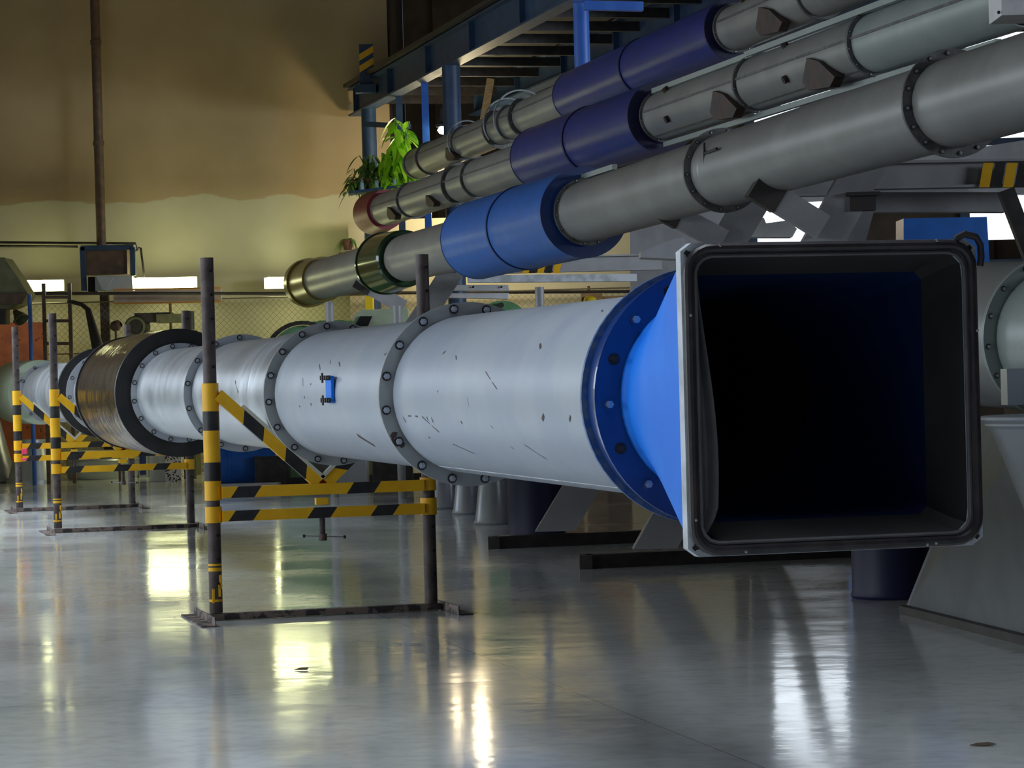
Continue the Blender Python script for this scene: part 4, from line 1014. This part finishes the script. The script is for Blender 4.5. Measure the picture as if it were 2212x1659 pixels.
a = fl(408, 1034); s = MB(); s.box((a.x, a.y, .25), (.22, .3, .5)); solo('dark_case', s, M['darkmetal'], 'low black case right of the patterned panel', 'case', bevel=.006)
c = fl(495, 1052); c2_ = fl(560, 1052); s = MB(); ctr = Vector((c.x+.25, c.y, .36)); s.cyl(ctr-Vector((.55, 0, 0)), ctr+Vector((.40, .2, 0)), .36, 40); s.lathe(ctr-Vector((.55, 0, 0)), Vector((1, .2, 0)), [(.0, .37), (.05, .37)], 40); s.lathe(ctr-Vector((.3, -.05, 0)), Vector((1, .2, 0)), [(.0, .365), (.05, .365)], 40)
solo('blue_barrel', s, M['barrel'], 'bright blue barrel lying behind the near stand', 'barrel')
s = MB(); a = fl(540, 1045); s.prism([at(470, 1048, 40), at(600, 1044, 40), at(600, 1050, 40), at(470, 1054, 40)], (0, .5, 0)); solo('low_plinth', s, M['rackleg'], 'low grey plinth under the lying blue barrel', 'plinth')
# dark bulk below the far rack
for (px_, py_, w_, h_, d_, mt_, lab) in ((590, 1050, .5, .44, .5, 'darkmetal', 'dark steel box behind the near stand'), (760, 1052, .5, .5, .5, 'galv', 'galvanised duct box behind the crossbars of the near stand'), (850, 1060, .55, .46, .5, 'darkmetal', 'dark crate in the shade left of the near stand right post')):
    c = fl(px_, py_); s = MB(); s.box((c.x, c.y, h_/2), (w_, d_, h_)); s.box((c.x, c.y, h_), (w_+.04, d_+.04, .03)); solo('storage_box', s, M[mt_], lab, 'box', bevel=.01)
# red clip on far stand
a = at(53, 975, 35.0); s = MB(); s.box(a, (.07, .05, .07)); s.box(a-Vector((0, 0, .10)), (.06, .05, .03)); solo('red_tag', s, mat('pink_red_plastic', (.75, .05, .12), .4), 'small pink red tag clipped to the farthest stand', 'tag', bevel=.005)
# leaf scrap on the floor
a = fl(2128, 1612); s = MB(); s.prism([a+Vector((-.06, 0, .004)), a+Vector((0, -.012, .004)), a+Vector((.045, 0, .006)), a+Vector((.02, .03, .01)), a+Vector((-.03, .025, .008))], (0, 0, .003)); solo('dry_leaf', s, M['brownmetal'], 'small dry scrap on the floor near the right bottom corner', 'scrap')
a = fl(652, 1448); s = MB(); s.prism([a+Vector((-.04, 0, .002)), a+Vector((.03, -.01, .002)), a+Vector((.035, .012, .012)), a+Vector((-.01, .02, .010))], (0, 0, .003)); solo('dry_leaf', s, M['brownmetal'], 'tiny dark scrap on the floor in front of the near stand', 'scrap')

# ------------------------------------------------------------------ plants
def leaf(mb, p, d, L, w_, droop):
    d = Vector(d).normalized(); sd = d.cross(Vector((0, 0, 1)))
    if sd.length < .1: sd = Vector((1, 0, 0))
    sd.normalize(); pts = []; n = 5
    for i in range(n+1):
        t = i/n; c = p + d*(L*t) + Vector((0, 0, -droop*L*t*t)); ww = w_*math.sin(math.pi*min(1, t*.92+.06))**.8
        pts += [c-sd*ww, c+Vector((0, 0, .15*ww)), c+sd*ww]
    fs = []
    for i in range(n):
        for j in range(2): a = i*3+j; fs.append((a, a+1, a+4, a+3))
    mb.add(pts, fs, 0, True)
def plant(px_, py_, Y, hgt, spread, mt_, label, nst=9, ll=.26, lw=.05, trail=0.0, grass=False):
    c = at(px_, py_, Y); t = thing('potted_plant', label, 'plant', c, group='potted plants on the blue column')
    s = MB(); s.lathe(c, (0, 0, 1), [(0, .001), (0, .07), (.14, .10), (.15, .11), (.17, .11), (.17, .09), (.13, .085)], 20); s.build('pot', M['pot'], t)
    s = MB(); st_ = MB(); top = c+Vector((0, 0, .15))
    for k in range(nst):
        a = random.uniform(0, 6.28); r = random.uniform(.2, 1)*spread; h = random.uniform(.4, 1)*hgt
        if grass:
            d = Vector((math.cos(a), math.sin(a)*.6, .9)); leaf(s, top, d, ll*random.uniform(.7, 1.2), lw, 1.3); continue
        e = top+Vector((math.cos(a)*r, math.sin(a)*r*.5, h)); tr = random.random() < trail
        if tr: e = top+Vector((math.cos(a)*r, -.12, -h*.6))
        mid = (top+e)/2+Vector((0, 0, .12 if tr else .03)); st_.tube([top, mid, e], .008, 6)
        nl = 7
        for i in range(nl):
            q = i/(nl-1); p = top.lerp(mid, min(1, q*2)) if q < .5 else mid.lerp(e, q*2-1)
            b = random.uniform(0, 6.28); d = Vector((math.cos(b), math.sin(b), random.uniform(-.5, .3)))
            leaf(s, p, d, ll*random.uniform(.7, 1.2), lw*random.uniform(.8, 1.2), random.uniform(.4, 1.1))
    if st_.v: st_.build('stems', M['leafd'], t)
    s.build('foliage', M[mt_], t)
zs = at(820, 402, 44.8)
s = MB(); a = at(755, 418, 44.6); b = at(905, 400, 44.6); s.bar(a, b, .5, .04); solo('plant_shelf', s, M['mezz'], 'narrow dark shelf carrying the potted plants and jars', 'shelf')
shz = lambda xx: a.z+(b.z-a.z)*(xx-755)/150+.021
def shelfy(xx):
    lo_, hi_ = 300, 500
    for _ in range(30):
        m_ = (lo_+hi_)/2
        if at(xx, m_, 44.6).z > shz(xx): lo_ = m_
        else: hi_ = m_
    return lo_
plant(868, shelfy(868), 44.6, .95, .20, 'leaf', 'tallest bright green leafy plant on the shelf at its right', 18, .32, .05, .25)
plant(838, shelfy(838), 44.6, .55, .26, 'leaf', 'bright green bushy plant in the middle of the shelf', 16, .30, .05, .3)
plant(800, shelfy(800), 44.6, .42, .26, 'leafd', 'darker leafy plant left on the shelf', 12, .22, .035, .4)
plant(768, shelfy(768), 44.6, .30, .22, 'leafd', 'leftmost sparse dark plant trailing off the shelf', 8, .2, .025, .6)
plant(893, shelfy(893), 44.5, .10, .18, 'leaf', 'low bright green plant at the right end of the shelf', 6, .2, .04, .2)
plant(752, 540, 46.5, .2, .2, 'leafd', 'grassy spider plant low on the left, before the olive wall', 30, .34, .012, 0, True)
a_ = at(752, 545, 46.5); s = MB(); s.box(a_-Vector((0, 0, .02)), (.3, .3, .03)); s.bar(a_-Vector((0, 0, .03)), Vector((a_.x, 50, a_.z-.03)), .04, .04); solo('plant_bracket', s, M['brownmetal'], 'small wall bracket under the grassy plant', 'bracket')
for k, xx in enumerate((782, 814, 828, 852, 878)):
    c = at(xx, shelfy(xx), 44.42); s = MB(); s.lathe(c, (0, 0, 1), [(0, .001), (0, .035), (.12, .035), (.15, .018), (.19, .018), (.19, .001)], 14)
    solo('glass_jar', s, M['jar'], ['pale blue jar far left on the plant shelf', 'pale blue jar under the dark leafy plant', 'pale blue jar under the bushy bright plant', 'pale blue jar left of the tallest plant pot', 'pale blue jar right of the tallest plant pot'][k], 'jar', 'jars on the plant shelf')
